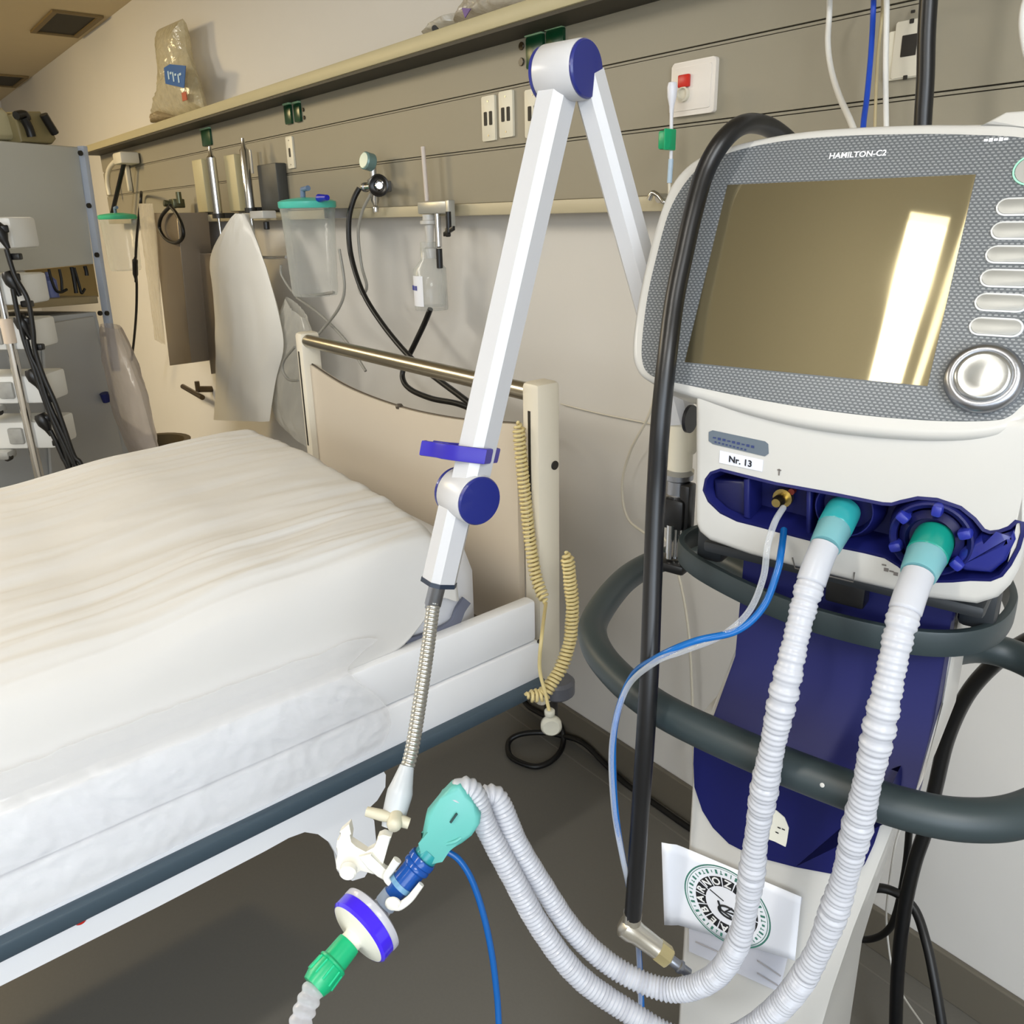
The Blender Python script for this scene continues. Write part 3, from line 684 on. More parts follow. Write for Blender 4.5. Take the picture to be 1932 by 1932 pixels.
LB = [PV(x, y, -.103) for x, y in lowb]; LB[0].z = .906
z_b = LB[-1].z
LB += [PV(x, y, -.103) for x, y in ((1612, 1654), (1632, 1630), (1648, 1595), (1666, 1540), (1680, 1490), (1692, 1430))]; LB[-1] = LV(.0805, -.103, .905); LB[-2] = PV(1684, 1478, -.103)
b = NB(); prism(b, LB, VW*.03); obj('lower_blue_cover', b, NAVY, cart, 50)
# shield badge on the blue cover
bd = [(1448, 1524), (1465, 1530), (1480, 1543), (1488, 1563), (1484, 1590), (1482, 1598), (1462, 1588), (1440, 1580), (1436, 1545)]
b = NB(); prism(b, [PV(x, y, -.1045) for x, y in bd], VW*.001); o = obj('shield_badge', b, mat('badge_white', (232, 230, 216), .4), cart, 0, label='white shield-shaped badge')
b = NB()
for x, y in ((1470, 1562), (1478, 1565), (1466, 1571)): box(b, PV(x, y, -.1052), .003, .0003, .0012, VS, VW, Z3)
obj('badge_print', b, INK, o, 0)
# flat band under the monitor
bp = [LV(*p) for p in ((-.115, .09, 1.06), (-.185, .06, 1.06), (-.193, .01, 1.06), (-.165, -.022, 1.058), (-.111, -.044, 1.055), (-.055, -.058, 1.053), (-.008, -.064, 1.053), (.05, -.058, 1.053), (.094, -.040, 1.055), (.12, -.005, 1.058), (.126, .05, 1.06), (.115, .10, 1.06))]
b = NB(); tube(b, crom(bp, 6), 0, 12, sq=(.0125, .004), side=Z3); obj('bumper_band', b, GREY, cart, 50)
for s in (-.15, .105):
    b = NB(); box(b, LV(s, .0, 1.085), .03, .03, .05, VS, VW, Z3, bev=.006); obj('tray_bracket', b, mat('bracket_dark', (34, 38, 42), .5), cart)
b = NB(); box(b, LV(-.01, .02, 1.100), .25, .17, .012, VS, VW, Z3, bev=.004); obj('monitor_tray', b, mat('bracket_dark', (34, 38, 42), .5), cart)
b = NB(); box(b, PV(1600, 1108, -.05), .035, .02, .03, VS, VW, Z3, bev=.003); obj('tray_latch', b, BLACK, cart)
# big round grab rail
gp = [(-.09, .10, .97), (-.17, .185, .96), (-.255, .222, .955), (-.305, .185, .95), (-.315, .10, .95), (-.292, -.01, .95), (-.262, -.065, .95), (-.21, -.108, .95), (-.14, -.139, .95), (-.06, -.150, .95), (.02, -.152, .95), (.09, -.147, .95), (.135, -.130, .95), (.170, -.095, .95), (.197, -.03, .95), (.203, .06, .95), (.180, .135, .95), (.135, .175, .95), (.09, .16, .955), (.05, .09, .96)]
b = NB(); tube(b, crom([LV(*p) for p in gp], 8), .0172, 20); obj('grab_rail', b, GREY, cart, 60, label='thick dark grey-green grab rail')
b = NB(); p = LV(.03, -.17, .951); lathe(b, LV(.03, -.1665, .957), (-VW+Z3*.5), [(0, 0), (.002, .001), (0, .002)], 8); obj('rail_chip', b, WHITE, cart)
# gas fitting post left of the column
b = NB(); tube(b, [LV(-.155, .14, 1.10), LV(-.160, .14, .72)], .0095, 12); obj('rear_post', b, BLACK, cart)
b = NB(); tube(b, [LV(-.160, .14, .72), LV(-.1, .09, .70)], .0095, 12); obj('post_bracket', b, BLACK, cart)
# base with casters
b = NB(); box(b, LV(-.013, .02, .115), .26, .38, .035, VS, VW, Z3, bev=.012)
for sgn in (-1, 1):
    for l0 in (-.17, .21): tube(b, [LV(-.013+sgn*.06, l0*.6, .11), LV(-.013+sgn*.20, l0, .10)], 0, 12, sq=(.014, .03), side=Z3)
obj('base', b, mat('base_grey', (38, 50, 54), .45), cart)
for sgn in (-1, 1):
    for l0 in (-.17, .21):
        b = NB(); c = LV(-.013+sgn*.20, l0, .045); lathe(b, c-VS*.016, VS, [(0, 0), (.035, 0), (.045, .006), (.045, .026), (.035, .032), (0, .032)], 24)
        cyl(b, c+Z3*.03, Z3, .012, .04, 14); obj('caster', b, mat('base_grey', (38, 50, 54), .45), cart)
# side sheet hook and grey gas inlet box on the column's right
# taped notice on the column
PL_ = -.1075
pc = [PV(x, y, PL_) for x, y in ((1253, 1583), (1512, 1692), (1500, 1812), (1258, 1738))]
nt_ = thing('taped_notice', (pc[3].x, pc[3].y, pc[3].z-.06), 'white paper notice with round black and green emblem taped on the cart column', 'notice', rotz=VA)
b = NB()
def pf(u, v):
    p = pc[0].lerp(pc[1], u).lerp(pc[3].lerp(pc[2], u), v); return p+(-VW)*(.006*(1-sstep(0, .12, u)))
surf(b, pf, 20, 8); obj('paper', b, PAPER, nt_, 60).modifiers.new('t', 'SOLIDIFY').thickness = .0004
b = NB(); ps = [PV(x, y, PL_+.002) for x, y in ((1345, 1755), (1508, 1700), (1495, 1893), (1340, 1835))]
prism(b, [PV(x, y, PL_+.0022) for x, y in ((1300, 1700), (1514, 1694), (1470, 1872), (1300, 1795))], VW*.0006); obj('clear_sleeve', b, film('sleeve_film', (230, 232, 242), .45, .1, .1, 20), nt_, 0)
b = NB()
b.free()
for (x0, y0, x1, y1) in ((1312, 1777, 1370, 1803), (1428, 1812, 1473, 1842), (1428, 1836, 1468, 1860)):
    b = NB(); tube(b, [PV(x0, y0, PL_+.001), PV(x1, y1, PL_+.001)], .0007, 6)
    obj('sleeve_seam', b, mat('seam_grey', (150, 148, 150), .5), nt_, 0)
el, er, et, eb = PV(1284, 1690, PL_), PV(1463, 1745, PL_), PV(1335, 1629, PL_), PV(1425, 1800, PL_)
ecn = (el+er)/2; ecn.z = (et.z+eb.z)/2; er_ = (er-el).length/2; ez = abs(et.z-eb.z)/2; R_ = (er_+ez)/2
PN = -VW
def ring(bm, r0, r1, a0=0, a1=360, n=72, off=.0005):
    g = [[bm.verts.new(ecn+PN*(off)+VS*(r*math.cos(a))+Z3*(r*math.sin(a))) for r in (r0, r1)] for a in [math.radians(a0+(a1-a0)*i/n) for i in range(n+1)]]
    for A, Bq in zip(g, g[1:]): bm.faces.new((A[0], A[1], Bq[1], Bq[0]))
b = NB(); ring(b, R_*.965, R_); ring(b, R_*.925, R_*.94)
for i in range(46):
    a = math.radians(i*360/46); d = VS*math.cos(a)+Z3*math.sin(a); tb = -VS*math.sin(a)+Z3*math.cos(a)
    box(b, ecn+PN*.0007+d*R_*.84, R_*(.10 if i % 3 else .06), .0003, R_*(.018 if i % 2 else .05), d, PN, tb)
    if i % 4 == 1: box(b, ecn+PN*.0007+d*R_*.80, R_*.015, .0003, R_*.06, d, PN, tb)
obj('emblem_outer_ring', b, INKG, nt_, 0, label='thin green outer ring')
b = NB()
for i in range(14): ring(b, R_*.48, R_*.72, i*360/14+1.2, (i+1)*360/14-1.2, 8)
obj('emblem_band', b, INK, nt_, 0, label='black lettered band')
b = NB()
for i, ch in zip((2, 3, 4, 5, 6, 7, 8, 9, 10, 11), 'VZONRABEAZ'):
    a = math.radians((i+.5)*360/14); d = VS*math.cos(a)+Z3*math.sin(a); tb = d.cross(PN)*-1
    text(b, ch, ecn+PN*.0008+d*R_*.60, VS*math.sin(a)-Z3*math.cos(a), d, R_*.25, bold=True)
obj('emblem_letters', b, TW, nt_, 0)
b = NB(); cc = PV(1374, 1722, PL_-.0007)
tube(b, crom([cc+VS*(.011*math.cos(a))+Z3*(.007*math.sin(a)) for a in [k*math.pi/5 for k in range(10)]], 3, True), .0012, 6, closed=True)
tube(b, [cc-VS*.012+Z3*.009, cc-VS*.008-Z3*.001, cc+VS*.004-Z3*.004], .0012, 6); tube(b, [cc+VS*.004+Z3*.008, cc-VS*.003, cc+VS*.006+Z3*.0015], .0011, 6)
tube(b, [cc-VS*.022+Z3*.018, cc-VS*.006+Z3*.012], .0006, 6)
obj('emblem_centre_mark', b, INK, nt_, 0)

# ================================================================== SUPPORT ARM
FH = Vector((FW.x, FW.y, 0)).normalized(); VRt = FH.cross(Z3)
def hdir(t): t = math.radians(t); return -FH*math.cos(t)+VRt*math.sin(t)
arm = thing('support_arm', PD(1285, 1050, .93), 'white folding hose support arm with blue round joint caps', 'support arm')
n1, n2 = hdir(50), hdir(37)
j1 = PD(1105, 130, .800); j2 = PD(904, 945, .858); j3 = PD(1286, 792, .93)
CAPB = mat('cap_blue', (34, 42, 118), .3, coat=.2)
def joint(cf, n, r, L, name='joint'):
    b = NB(); lathe(b, cf-n*L, n, [(0, 0), (r*.9, 0), (r, .004), (r, L-.004), (r*.97, L-.001), (0, L-.001)], 40); o = obj(name, b, ARMW, arm, 40)
    b = NB(); lathe(b, cf, n, [(0, -.002), (r*.95, -.002), (r*.97, .001), (r*.92, .003), (0, .0042)], 40); obj('joint_cap', b, CAPB, o, 40, label='dark blue round cap')
    b = NB(); lathe(b, cf-n*L, -n, [(0, -.001), (r*.95, -.001), (r*.96, .002), (0, .004)], 40); obj('joint_cap', b, CAPB, o, 40, label='dark blue round cap')
joint(j1, n1, .0285, .050)
joint(j2, n2, .0278, .046)
def ctube(bm, pts, w, h, side, ch=.3):
    """chamfered rectangular tube"""
    prof = []
    cw, chh = w*ch, h*ch
    for sx_, sy_ in ((1, 1), (-1, 1), (-1, -1), (1, -1)):
        q_ = [(sx_*w/2, sy_*(h/2-chh)), (sx_*(w/2-cw), sy_*h/2)]
        prof += q_ if sx_*sy_ > 0 else q_[::-1]
    rings = []
    for i, p in enumerate(pts):
        d = (pts[min(i+1, len(pts)-1)]-pts[max(i-1, 0)]).normalized(); N = (side-d*side.dot(d)).normalized(); B_ = d.cross(N)
        rings.append([bm.verts.new(p+N*a+B_*c_) for a, c_ in prof])
    for A, Bq in zip(rings, rings[1:]): loopfaces(bm, A, Bq)
    bm.faces.new(rings[0]); bm.faces.new(rings[-1][::-1])
u1 = PD(1060, 138, .822); u2 = PD(878, 945, .875)
b = NB(); ctube(b, [u1, u2], .036, .038, n1, .22); obj('lower_tube', b, ARMW, arm, 20)
b = NB(); l1 = PD(872, 905, .878); l2 = PD(829, 1094, .892); ctube(b, [l1, l2], .033, .034, n2, .22); obj('end_tube', b, ARMW, arm, 20)
b = NB(); ctube(b, [l2, l2+(l2-l1).normalized()*.005], .035, .036, n2, .22); obj('end_collar', b, mat('collar_dark', (40, 50, 66), .4), arm, 20)
b = NB(); ctube(b, [PD(1108, 140, .822), j3], .030, .034, n1, .22); obj('upper_tube', b, ARMW, arm, 20)
# violet hose clip
b = NB(); k1 = PD(892, 854, .84); k0 = PD(805, 843, .855); cdn = (k0-k1).normalized()
ax = (u2-u1).normalized(); sd = ax.cross(cdn).normalized()
kc = PD(884, 855, .872)
def lp(a, d, c_=kc): return c_+cdn*a+sd*d
cl = [lp(-.026, .022), lp(-.026, -.022), lp(-.0, -.025), lp(.022, -.022), lp(.030, -.014), lp(.040, -.012), lp(.050, -.012), lp(.052, .0)]
cl2 = [lp(-.026, .022), lp(0, .024), lp(.022, .022), lp(.030, .014), lp(.040, .013), lp(.048, .014)]
tube(b, cl, 0, 10, sq=(.0085, .0022), side=ax); tube(b, cl2, 0, 10, sq=(.0085, .0022), side=ax)
obj('hose_clip', b, VIOLET, arm, 40, label='violet plastic hose clip')
# base stack of the arm beside the body
b = NB(); lathe(b, PD(1290, 775, .93), -Z3, [(0, 0), (.016, 0), (.019, .004), (.019, .045), (.016, .05), (0, .05)], 24); o = obj('swivel', b, CREAM, arm, 40)
b = NB(); cyl(b, PD(1299, 790, .905), n1, .016, .004, 24); obj('swivel_cap', b, mat('cap_black', (14, 14, 24), .4), o)
b = NB(); lathe(b, PD(1286, 800, .93), -Z3, [(0, 0), (.015, 0), (.015, .055), (.0175, .056), (.0175, .06), (0, .06)], 24); obj('post', b, CREAM, arm, 40)
b = NB(); lathe(b, PD(1281, 893, .93), -Z3, [(0, 0), (.017, 0), (.017, .006), (.014, .008), (.014, .024), (.016, .026), (.011, .034), (0, .034)], 20); obj('clamp_neck', b, SILVER, arm, 40)
b = NB(); box(b, PD(1278, 965, .935), .028, .03, .038, VS, VW, Z3, bev=.005); box(b, PD(1297, 955, .925), .012, .02, .055, VS, VW, Z3, bev=.003); obj('clamp_block', b, BLACK, arm)
b = NB()
for x in (1266, 1277, 1287): cyl(b, PD(x, 990, .93), -Z3, .0032 if x != 1266 else .005, .042, 12)
obj('clamp_rod', b, CHROME, arm, 40)
b = NB(); box(b, PD(1262, 1062, .95), .05, .03, .012, VS, VW, Z3, bev=.003); obj('clamp_foot', b, BLACK, arm)
# gooseneck
gn = crom([PD(827, 1098, .892), PD(818, 1140, .892), PD(806, 1230, .880), PD(791, 1330, .862), PD(777, 1415, .846), PD(768, 1450, .840)], 10)
b = NB(); lathe(b, gn[0]-(gn[1]-gn[0]), (gn[5]-gn[0]), [(.0, 0), (.0105, 0), (.0105, .006), (.0095, .008), (.0095, .028), (.0082, .03), (.0082, .033), (0, .033)], 24); obj('ferrule', b, SILVER, arm, 40)
gr = resample(gn, .00055)
b = NB(); tube(b, gr, lambda s: .0070+.0009*abs(math.sin(math.pi*s/.0044)), 16); obj('gooseneck', b, mat('gooseneck_steel', (188, 186, 178), .3, metal=.85), arm, 80, label='ribbed metal gooseneck')
# end fitting with wing screw
e0, e1, e2, e3 = PD(768, 1445, .840), PD(760, 1480, .834), PD(750, 1515, .828), PD(737, 1562, .820)
b = NB(); d = (e3-e0).normalized(); L = (e3-e0).length
lathe(b, e0, d, [(0, 0), (.0075, 0), (.0115, L*.30), (.0135, L*.42), (.0135, L*.5), (.0125, L*.78), (.0095, L*1.0), (0, L)], 24); obj('end_socket', b, mat('socket_grey', (186, 190, 194), .35), arm, 50)
b = NB(); wc = PD(746, 1545, .812); w1 = (PD(772, 1554, .812)-wc); w2 = PD(692, 1531, .818)-wc
lathe(b, wc-FH*.004, -FH*1.0, [(0, -.01), (.007, -.01), (.008, .004), (.006, .008), (0, .009)], 16)
tube(b, [wc, wc+w1*.5, wc+w1], [.0045, .006, .0055], 10, sq=None); tube(b, [wc, wc+w2*.5, wc+w2], [.0045, .0058, .005], 10)
obj('wing_screw', b, mat('screw_cream', (200, 194, 172), .4), arm, 60)
# white hose holder (clip body) below it
hold = []
WC = mat('clip_white', (236, 234, 224), .35)
def bar(px, d, r, name='holder_arm', par=arm, m_=WC, flat=None):
    b = NB(); pts = crom([PD(x, y, dd if isinstance(d, tuple) else d) for (x, y), dd in zip(px, d if isinstance(d, tuple) else [d]*len(px))], 5)
    n = len(pts); rr = [r]*n if not isinstance(r, (list, tuple)) else [lerp(r[0], r[1], i/(n-1)) for i in range(n)]
    tube(b, pts, rr, 12, sq=flat, side=(FH if flat else None)); return obj(name, b, m_, par, 60)
b = NB(); hp = [(640, 1571), (658, 1556), (662, 1575), (660, 1590), (672, 1598), (690, 1610), (708, 1600), (712, 1580), (722, 1576), (738, 1580), (728, 1610), (722, 1632), (716, 1652), (700, 1650), (680, 1640), (672, 1645), (660, 1656), (646, 1652), (634, 1640), (633, 1622), (640, 1612), (634, 1600), (636, 1585), (646, 1578)]
prism(b, [PD(x, y, .806) for x, y in hp], FW*.014, bev=.0012, seg=1); obj('holder_body', b, WC, arm, 40, label='white plastic hose holder')
b = NB(); hp = [(676, 1618), (700, 1612), (724, 1640), (752, 1655), (760, 1672), (735, 1668), (712, 1655), (694, 1640)]
prism(b, [PD(x, y, .800) for x, y in hp], FW*.010, bev=.001, seg=1); obj('holder_hook', b, WC, arm, 40)
b = NB(); cyl(b, PD(659, 1636, .797), -FH, .0085, .01, 20, .002); obj('holder_knob', b, WC, arm, 40)
bar([(737, 1668), (729, 1655), (738, 1640), (750, 1622)], .79, (.003, .0045), 'holder_jaw')
bar([(795, 1668), (786, 1680), (772, 1697), (752, 1710), (738, 1704)], .775, (.003, .0045), 'holder_jaw')

# ================================================================== BREATHING CIRCUIT
def hose(name, pts, label, r0=.0100, group='corrugated breathing hoses', m_=HOSE, lo=.06, straight=.035):
    P_ = resample(crom(pts, 14), .0011); b = NB()
    def rad(s):
        if s < straight: return r0+.0018
        u = s/.42
        if u < 1:      # stretched bellows near the ventilator, irregular
            ph = s/.0155+.25*math.sin(s*37)
            return r0-.0006+.0028*abs(math.cos(math.pi*ph))**.6*(.65+.35*math.sin(s*61))+.0005*math.cos(2*math.pi*s/.0052)
        return r0+.0009+.0011*math.cos(2*math.pi*s/.0046)
    tube(b, P_, rad, 18); return obj(name, b, m_, smooth=80, label=label, cat='breathing hose', group=group)
ya, yb = PD(880, 1518, .812), PD(922, 1530, .822)         # hose ends at the Y
hose('breathing_hose', [h1b, PV(1540, 1070, -.135), PV(1515, 1150, -.158), PV(1485, 1280, -.182), PV(1455, 1420, -.188), PV(1430, 1560, -.180), PV(1412, 1690, -.172), PV(1392, 1778, -.170), PV(1345, 1845, -.170), PD(1265, 1868, .835), PD(1170, 1832, .85), PD(1085, 1760, .85), PD(1020, 1665, .842), PD(975, 1590, .832), PD(950, 1530, .826), PD(932, 1502, .824), PD(905, 1506, .820)],
     'frosted corrugated breathing hose from the left teal port, curving left over the notice')
hose('breathing_hose', [h2b, PV(1715, 1130, -.145), PV(1695, 1200, -.165), PV(1668, 1330, -.182), PV(1642, 1450, -.186), PV(1615, 1570, -.178), PV(1580, 1700, -.170), PV(1530, 1820, -.168), PV(1465, 1905, -.168), PD(1380, 1960, .80), PD(1280, 1960, .83), PD(1180, 1905, .84), PD(1090, 1840, .838), PD(1020, 1750, .832), PD(965, 1650, .822), PD(918, 1560, .814), PD(895, 1500, .806), PD(872, 1488, .802), PD(858, 1510, .800)],
     'frosted corrugated breathing hose from the right teal port, sweeping along the bottom edge', r0=.0102)
# Y-piece
yp = thing('y_piece', PD(835, 1590, .80), 'aqua Y-shaped connector joining both breathing hoses', 'tube connector')
b = NB(); yd = .800
yo = [(783, 1622), (800, 1594), (797, 1570), (803, 1540), (830, 1508), (850, 1486), (868, 1482), (884, 1500), (893, 1518), (907, 1540), (905, 1558), (890, 1580), (872, 1594), (848, 1606), (828, 1618), (806, 1642)]
prism(b, [PD(x, y, yd-.011) for x, y in yo], FW*.024, bev=.0055, seg=4, both=True); obj('junction', b, AQUA, yp, 60)
b = NB(); tube(b, [PD(862, 1535, yd-.0135), PD(850, 1552, yd-.0135)], [.0012, .0012], 8); obj('seam_slot', b, mat('slot_teal', (30, 60, 60), .5), yp)
b = NB(); tube(b, crom([PD(842, 1592, yd-.010), PD(858, 1588, yd-.012), PD(870, 1580, yd-.010)], 4), .0018, 8); obj('rib', b, AQUA, yp, 60)
b = NB(); a0, a1 = PD(812, 1605, yd), PD(786, 1636, yd-.004); tube(b, [a0, a1], [.0125, .0118], 24); obj('stem', b, TEAL, yp, 50)
# flow sensor
fs = thing('flow_sensor', PD(770, 1650, .79), 'clear blue flow sensor between the Y-piece and the round filter', 'flow sensor')
FB = mat('sensor_blue', (26, 84, 170), .15, trans=.0, trl=.25)
a1, a2 = PD(800, 1618, .796), PD(732, 1700, .788); d = (a2-a1).normalized(); L = (a2-a1).length
b = NB(); lathe(b, a1, d, [(0, 0), (.0140, 0), (.0146, .002), (.0146, .006), (.013, .007), (.0145, .009), (.0145, .012), (.0125, .014), (.0125, L*.62), (.0105, L*.66), (.0095, L*.9), (0, L*.9)], 28); obj('housing', b, FB, fs, 40)
b = NB(); lathe(b, a1+d*L*.55, d, [(0, 0), (.0133, .001), (.0133, .006), (0, .007)], 28); obj('middle_ring', b, mat('sensor_pale', (120, 170, 205), .2, trl=.3), fs, 40)
b = NB(); lathe(b, a1+d*L*.86, d, [(0, 0), (.011, 0), (.011, .012), (0, .012)], 24); obj('cuff', b, film('cuff_clear', (190, 205, 225), .35, .1, 0), fs, 40)
b = NB(); cyl(b, PD(742, 1700, .775), -FH, .0075, .006, 20, .002); obj('port_cap', b, WC, fs)
# round filter
fl_ = thing('breathing_filter', PD(690, 1745, .78), 'round white breathing filter with violet-blue rim', 'breathing filter')
f0, f1 = PD(740, 1690, .797), PD(668, 1768, .763); d = (f1-f0).normalized(); fc = PD(688, 1748, .776)
b = NB(); lathe(b, fc, d, [(0, -.030), (.0095, -.030), (.0105, -.022), (.018, -.016), (.032, -.013), (.0355, -.011), (.0355, -.006), (.034, -.004)], 44); obj('back_shell', b, mat('filter_clear', (214, 214, 222), .2, trl=.35), fl_, 40)
b = NB(); lathe(b, fc, d, [(.0338, -.005), (.0352, -.004), (.0352, .007), (.0325, .0095)], 44); obj('rim', b, mat('rim_violet', (62, 32, 225), .2, coat=.5), fl_, 40, label='violet-blue rim')
b = NB(); lathe(b, fc, d, [(.0328, .009), (.030, .0105), (.012, .0135), (.0105, .015), (.0105, .022), (0, .022)], 44); obj('front_face', b, mat('filter_white', (224, 222, 208), .4, mott=.12, mscale=120), fl_, 40)
# green catheter mount connector and clear tube
gc0, gc1 = fc+d*.020, PD(592, 1862, .735); d2 = (gc1-gc0).normalized(); L = (gc1-gc0).length
gmnt = thing('tube_adapter', gc1, 'ribbed green tube adapter below the round filter', 'tube adapter')
b = NB(); lathe(b, gc0, d2, [(0, 0), (.0118, 0), (.0122, .003), (.0128, L*.42), (.015, L*.46), (.015, L*.5), (.0135, L*.52), (.0145, L*.85), (.0125, L), (0, L)], 28); obj('collar', b, GREEN, gmnt, 30)
b = NB()
for k in range(10):
    a = 2*math.pi*k/10; N = d2.orthogonal().normalized(); B_ = d2.cross(N); e = N*math.cos(a)+B_*math.sin(a)
    tube(b, [gc0+d2*L*.52+e*.0138, gc0+d2*L*.83+e*.0146], .0012, 6)
obj('grip_rib', b, mat('green_light', (30, 190, 135), .3), gmnt, 60)
pts = resample(crom([gc1-d2*.002, PD(575, 1905, .725), PD(558, 1960, .715), PD(545, 2010, .705)], 10), .0011)
b = NB(); tube(b, pts, lambda s: .0088+.0022*abs(math.sin(math.pi*s/.0085)), 16)
obj('catheter_mount_tube', b, film('ribbed_clear', (236, 236, 242), .66, .08, 0), smooth=80, label='clear ribbed tube leaving the bottom edge below the green adapter', cat='corrugated tube')

def cable(name, pts, r, m_, label, cat='cable', group=None, seg=10, n=12, up=False, down=False):
    b = NB(); pts = list(pts)
    if up:      # hangs clear of the shelf's front edge
        pts = [p if p.z < 1.70 else CAM+(p-CAM)*(min(p.y, 1.15)/p.y) for p in pts]
        pts = [Vector((pts[0].x, pts[0].y, CEIL-.005)), Vector((pts[0].x, pts[0].y, pts[0].z+.12))]+pts
    if down: pts = pts+[Vector((pts[-1].x, pts[-1].y, .06)), Vector((pts[-1].x-.03, pts[-1].y-.03, .012)), Vector((pts[-1].x-.12, pts[-1].y-.06, .012))]
    tube(b, crom(pts, n), r, seg); return obj(name, b, m_, smooth=80, label=label, cat=cat, group=group)
# pressure lines from the small ports, one clear, one blue
cable('pressure_line', [PV(1478, 958, FL-.004), PV(1462, 985, -.12), PV(1448, 1030, -.14), PV(1440, 1090, -.15), PV(1412, 1155, -.16), PV(1360, 1200, -.175), PV(1290, 1228, -.19), PV(1235, 1250, -.195), PD(1182, 1300, .78), PD(1155, 1400, .79), PD(1158, 1520, .80), PD(1175, 1620, .81), PD(1192, 1700, .86), PD(1205, 1800, .90), PD(1210, 1960, .93)], .0028, CLEAR,
      'clear thin pressure tube running beside the blue one to the left', 'tubing', 'thin pressure tubes of the flow sensor')
cable('pressure_line', [PV(1479, 1000, FL+.002), PV(1474, 1040, -.12), PV(1466, 1080, -.135), PV(1440, 1145, -.15), PV(1390, 1190, -.168), PV(1310, 1210, -.185), PV(1238, 1242, -.19), PD(1190, 1280, .785), PD(1160, 1370, .79), PD(1158, 1480, .80), PD(1168, 1580, .81), PD(1188, 1680, .86), PD(1204, 1780, .90), PD(1214, 1960, .93)], .0032, BLUE,
      'bright blue thin pressure tube looping past the black hose', 'tubing', 'thin pressure tubes of the flow sensor')
cable('pressure_line', [PD(842, 1606, .80), PD(866, 1622, .80), PD(890, 1660, .80), PD(912, 1725, .80), PD(928, 1800, .80), PD(938, 1880, .80), PD(948, 1990, .80), PD(985, 2090, .83), PD(1080, 2130, .88), PD(1180, 2070, .92), PD(1214, 1985, .93)], .0033, mat('deep_blue_tube', (14, 92, 168), .25, trl=.2), 'deep blue tube hanging from the aqua Y-piece to the bottom edge', 'tubing')
# black oxygen hose in front of the screen
cable('oxygen_hose', [PS(1520, 300, -.09), PS(1478, 258, -.055), PS(1440, 236, -.02), PS(1400, 236, .012), PS(1362, 268, .026), PS(1330, 325, .028), PS(1308, 400, .030), PS(1290, 480, .030), PS(1272, 570, .030), PS(1258, 680, .030), PD(1246, 800, .735), PD(1238, 930, .75), PD(1232, 1080, .757), PD(1226, 1250, .755), PD(1216, 1420, .768), PD(1206, 1560, .80), PD(1198, 1680, .83), PD(1194, 1728, .842)], .0092, BLACK,
      'thick black hose hanging down in front of the left side of the screen', 'hose', seg=16)
hf = thing('hose_fitting', PD(1235, 1785, .85), 'angled metal gas fitting at the lower end of the black hose', 'gas fitting')
g0, g1, g2, g3 = PD(1190, 1752, .848), PD(1240, 1790, .846), PD(1262, 1808, .845), PD(1300, 1838, .843)
b = NB(); d = (g1-g0).normalized(); lathe(b, g0-d*.012, d, [(0, 0), (.008, 0), (.0135, .004), (.0135, .014), (.0115, .02), (.0105, (g1-g0).length+.012), (0, (g1-g0).length+.012)], 24)
cyl(b, PD(1194, 1722, .842), (g0-PD(1194, 1722, .842)), .0098, .018, 20); obj('elbow', b, mat('satin_metal', (200, 194, 180), .3, metal=.9), hf, 40)
b = NB(); lathe(b, g1, d, [(0, 0), (.0115, 0), (.0115, .014), (.0095, .016), (0, .016)], 6); obj('hex_nut', b, mat('pale_brass', (215, 200, 150), .3, metal=.85), hf, 20)
b = NB(); lathe(b, g2, d, [(0, 0), (.0055, 0), (.0055, .012), (.0068, .013), (.0068, .016), (.005, .017), (.005, .026), (0, .026)], 18); obj('nipple', b, SILVER, hf, 30)

# ================================================================== THINGS ON THE SUPPLY RAIL
def dep(p): return (p-CAM).dot(FW)
def pr(p, px): return px*dep(p)/FOC
RY = 1.225
def canister(x, y, wpx, ylow, Y, label, lidm, capm=None):
    p = PY(x, y, Y); r = pr(p, wpx/2); lo_ = PY(x, ylow, Y); h = p.z-lo_.z
    t = thing('suction_canister', (p.x, p.y, p.z-h), label, 'suction canister', 'clear suction canisters on the rail')
    o = p-Z3*h
    b = NB(); lathe(b, o, Z3, [(0, 0), (r*.78, 0), (r*.84, .01), (r*.95, h*.93), (r*.98, h*.95), (r*.98, h)], 36); obj('jar', b, GLASS, t, 50, label='clear graduated jar')
    b = NB(); lathe(b, p, Z3, [(0, -.004), (r*1.0, -.004), (r*1.03, .0), (r*1.03, .014), (r*.9, .019), (r*.35, .026), (0, .026)], 36); ld = obj('lid', b, lidm, t, 50, label='teal lid')
    b = NB(); tube(b, [p+Z3*.024-XA*r*.3, p+Z3*.050-XA*r*.25, p+Z3*.052+XA*r*.2], .008, 10); obj('lid_port', b, mat('port_blue_grey', (110, 130, 160), .4), ld)
    b = NB(); box(b, (p.x, (Y+PF)/2+r*.4, p.z-.02), .04, (PF-Y)-r*.7, .03, bev=.003); obj('bracket', b, SILVER, t)
    return p, r, h, t
p, r, h, t = canister(580, 390, 104, 555, 1.12, 'large clear suction canister with teal lid above the headboard left post', mat('lid_teal', (90, 210, 190), .3, trl=.1))
b = NB(); cq = p+XA*(r*1.25)+Z3*.022; tube(b, [cq-XA*.02, cq+XA*.03], [.012, .008], 12); obj('blue_plug', b, mat('plug_blue', (25, 35, 175), .3), t, label='blue plug')
canister(222, 412, 66, 508, 1.13, 'smaller-looking suction canister with green lid beside the tall grey cabinet', mat('lid_green', (70, 190, 150), .3, trl=.1))
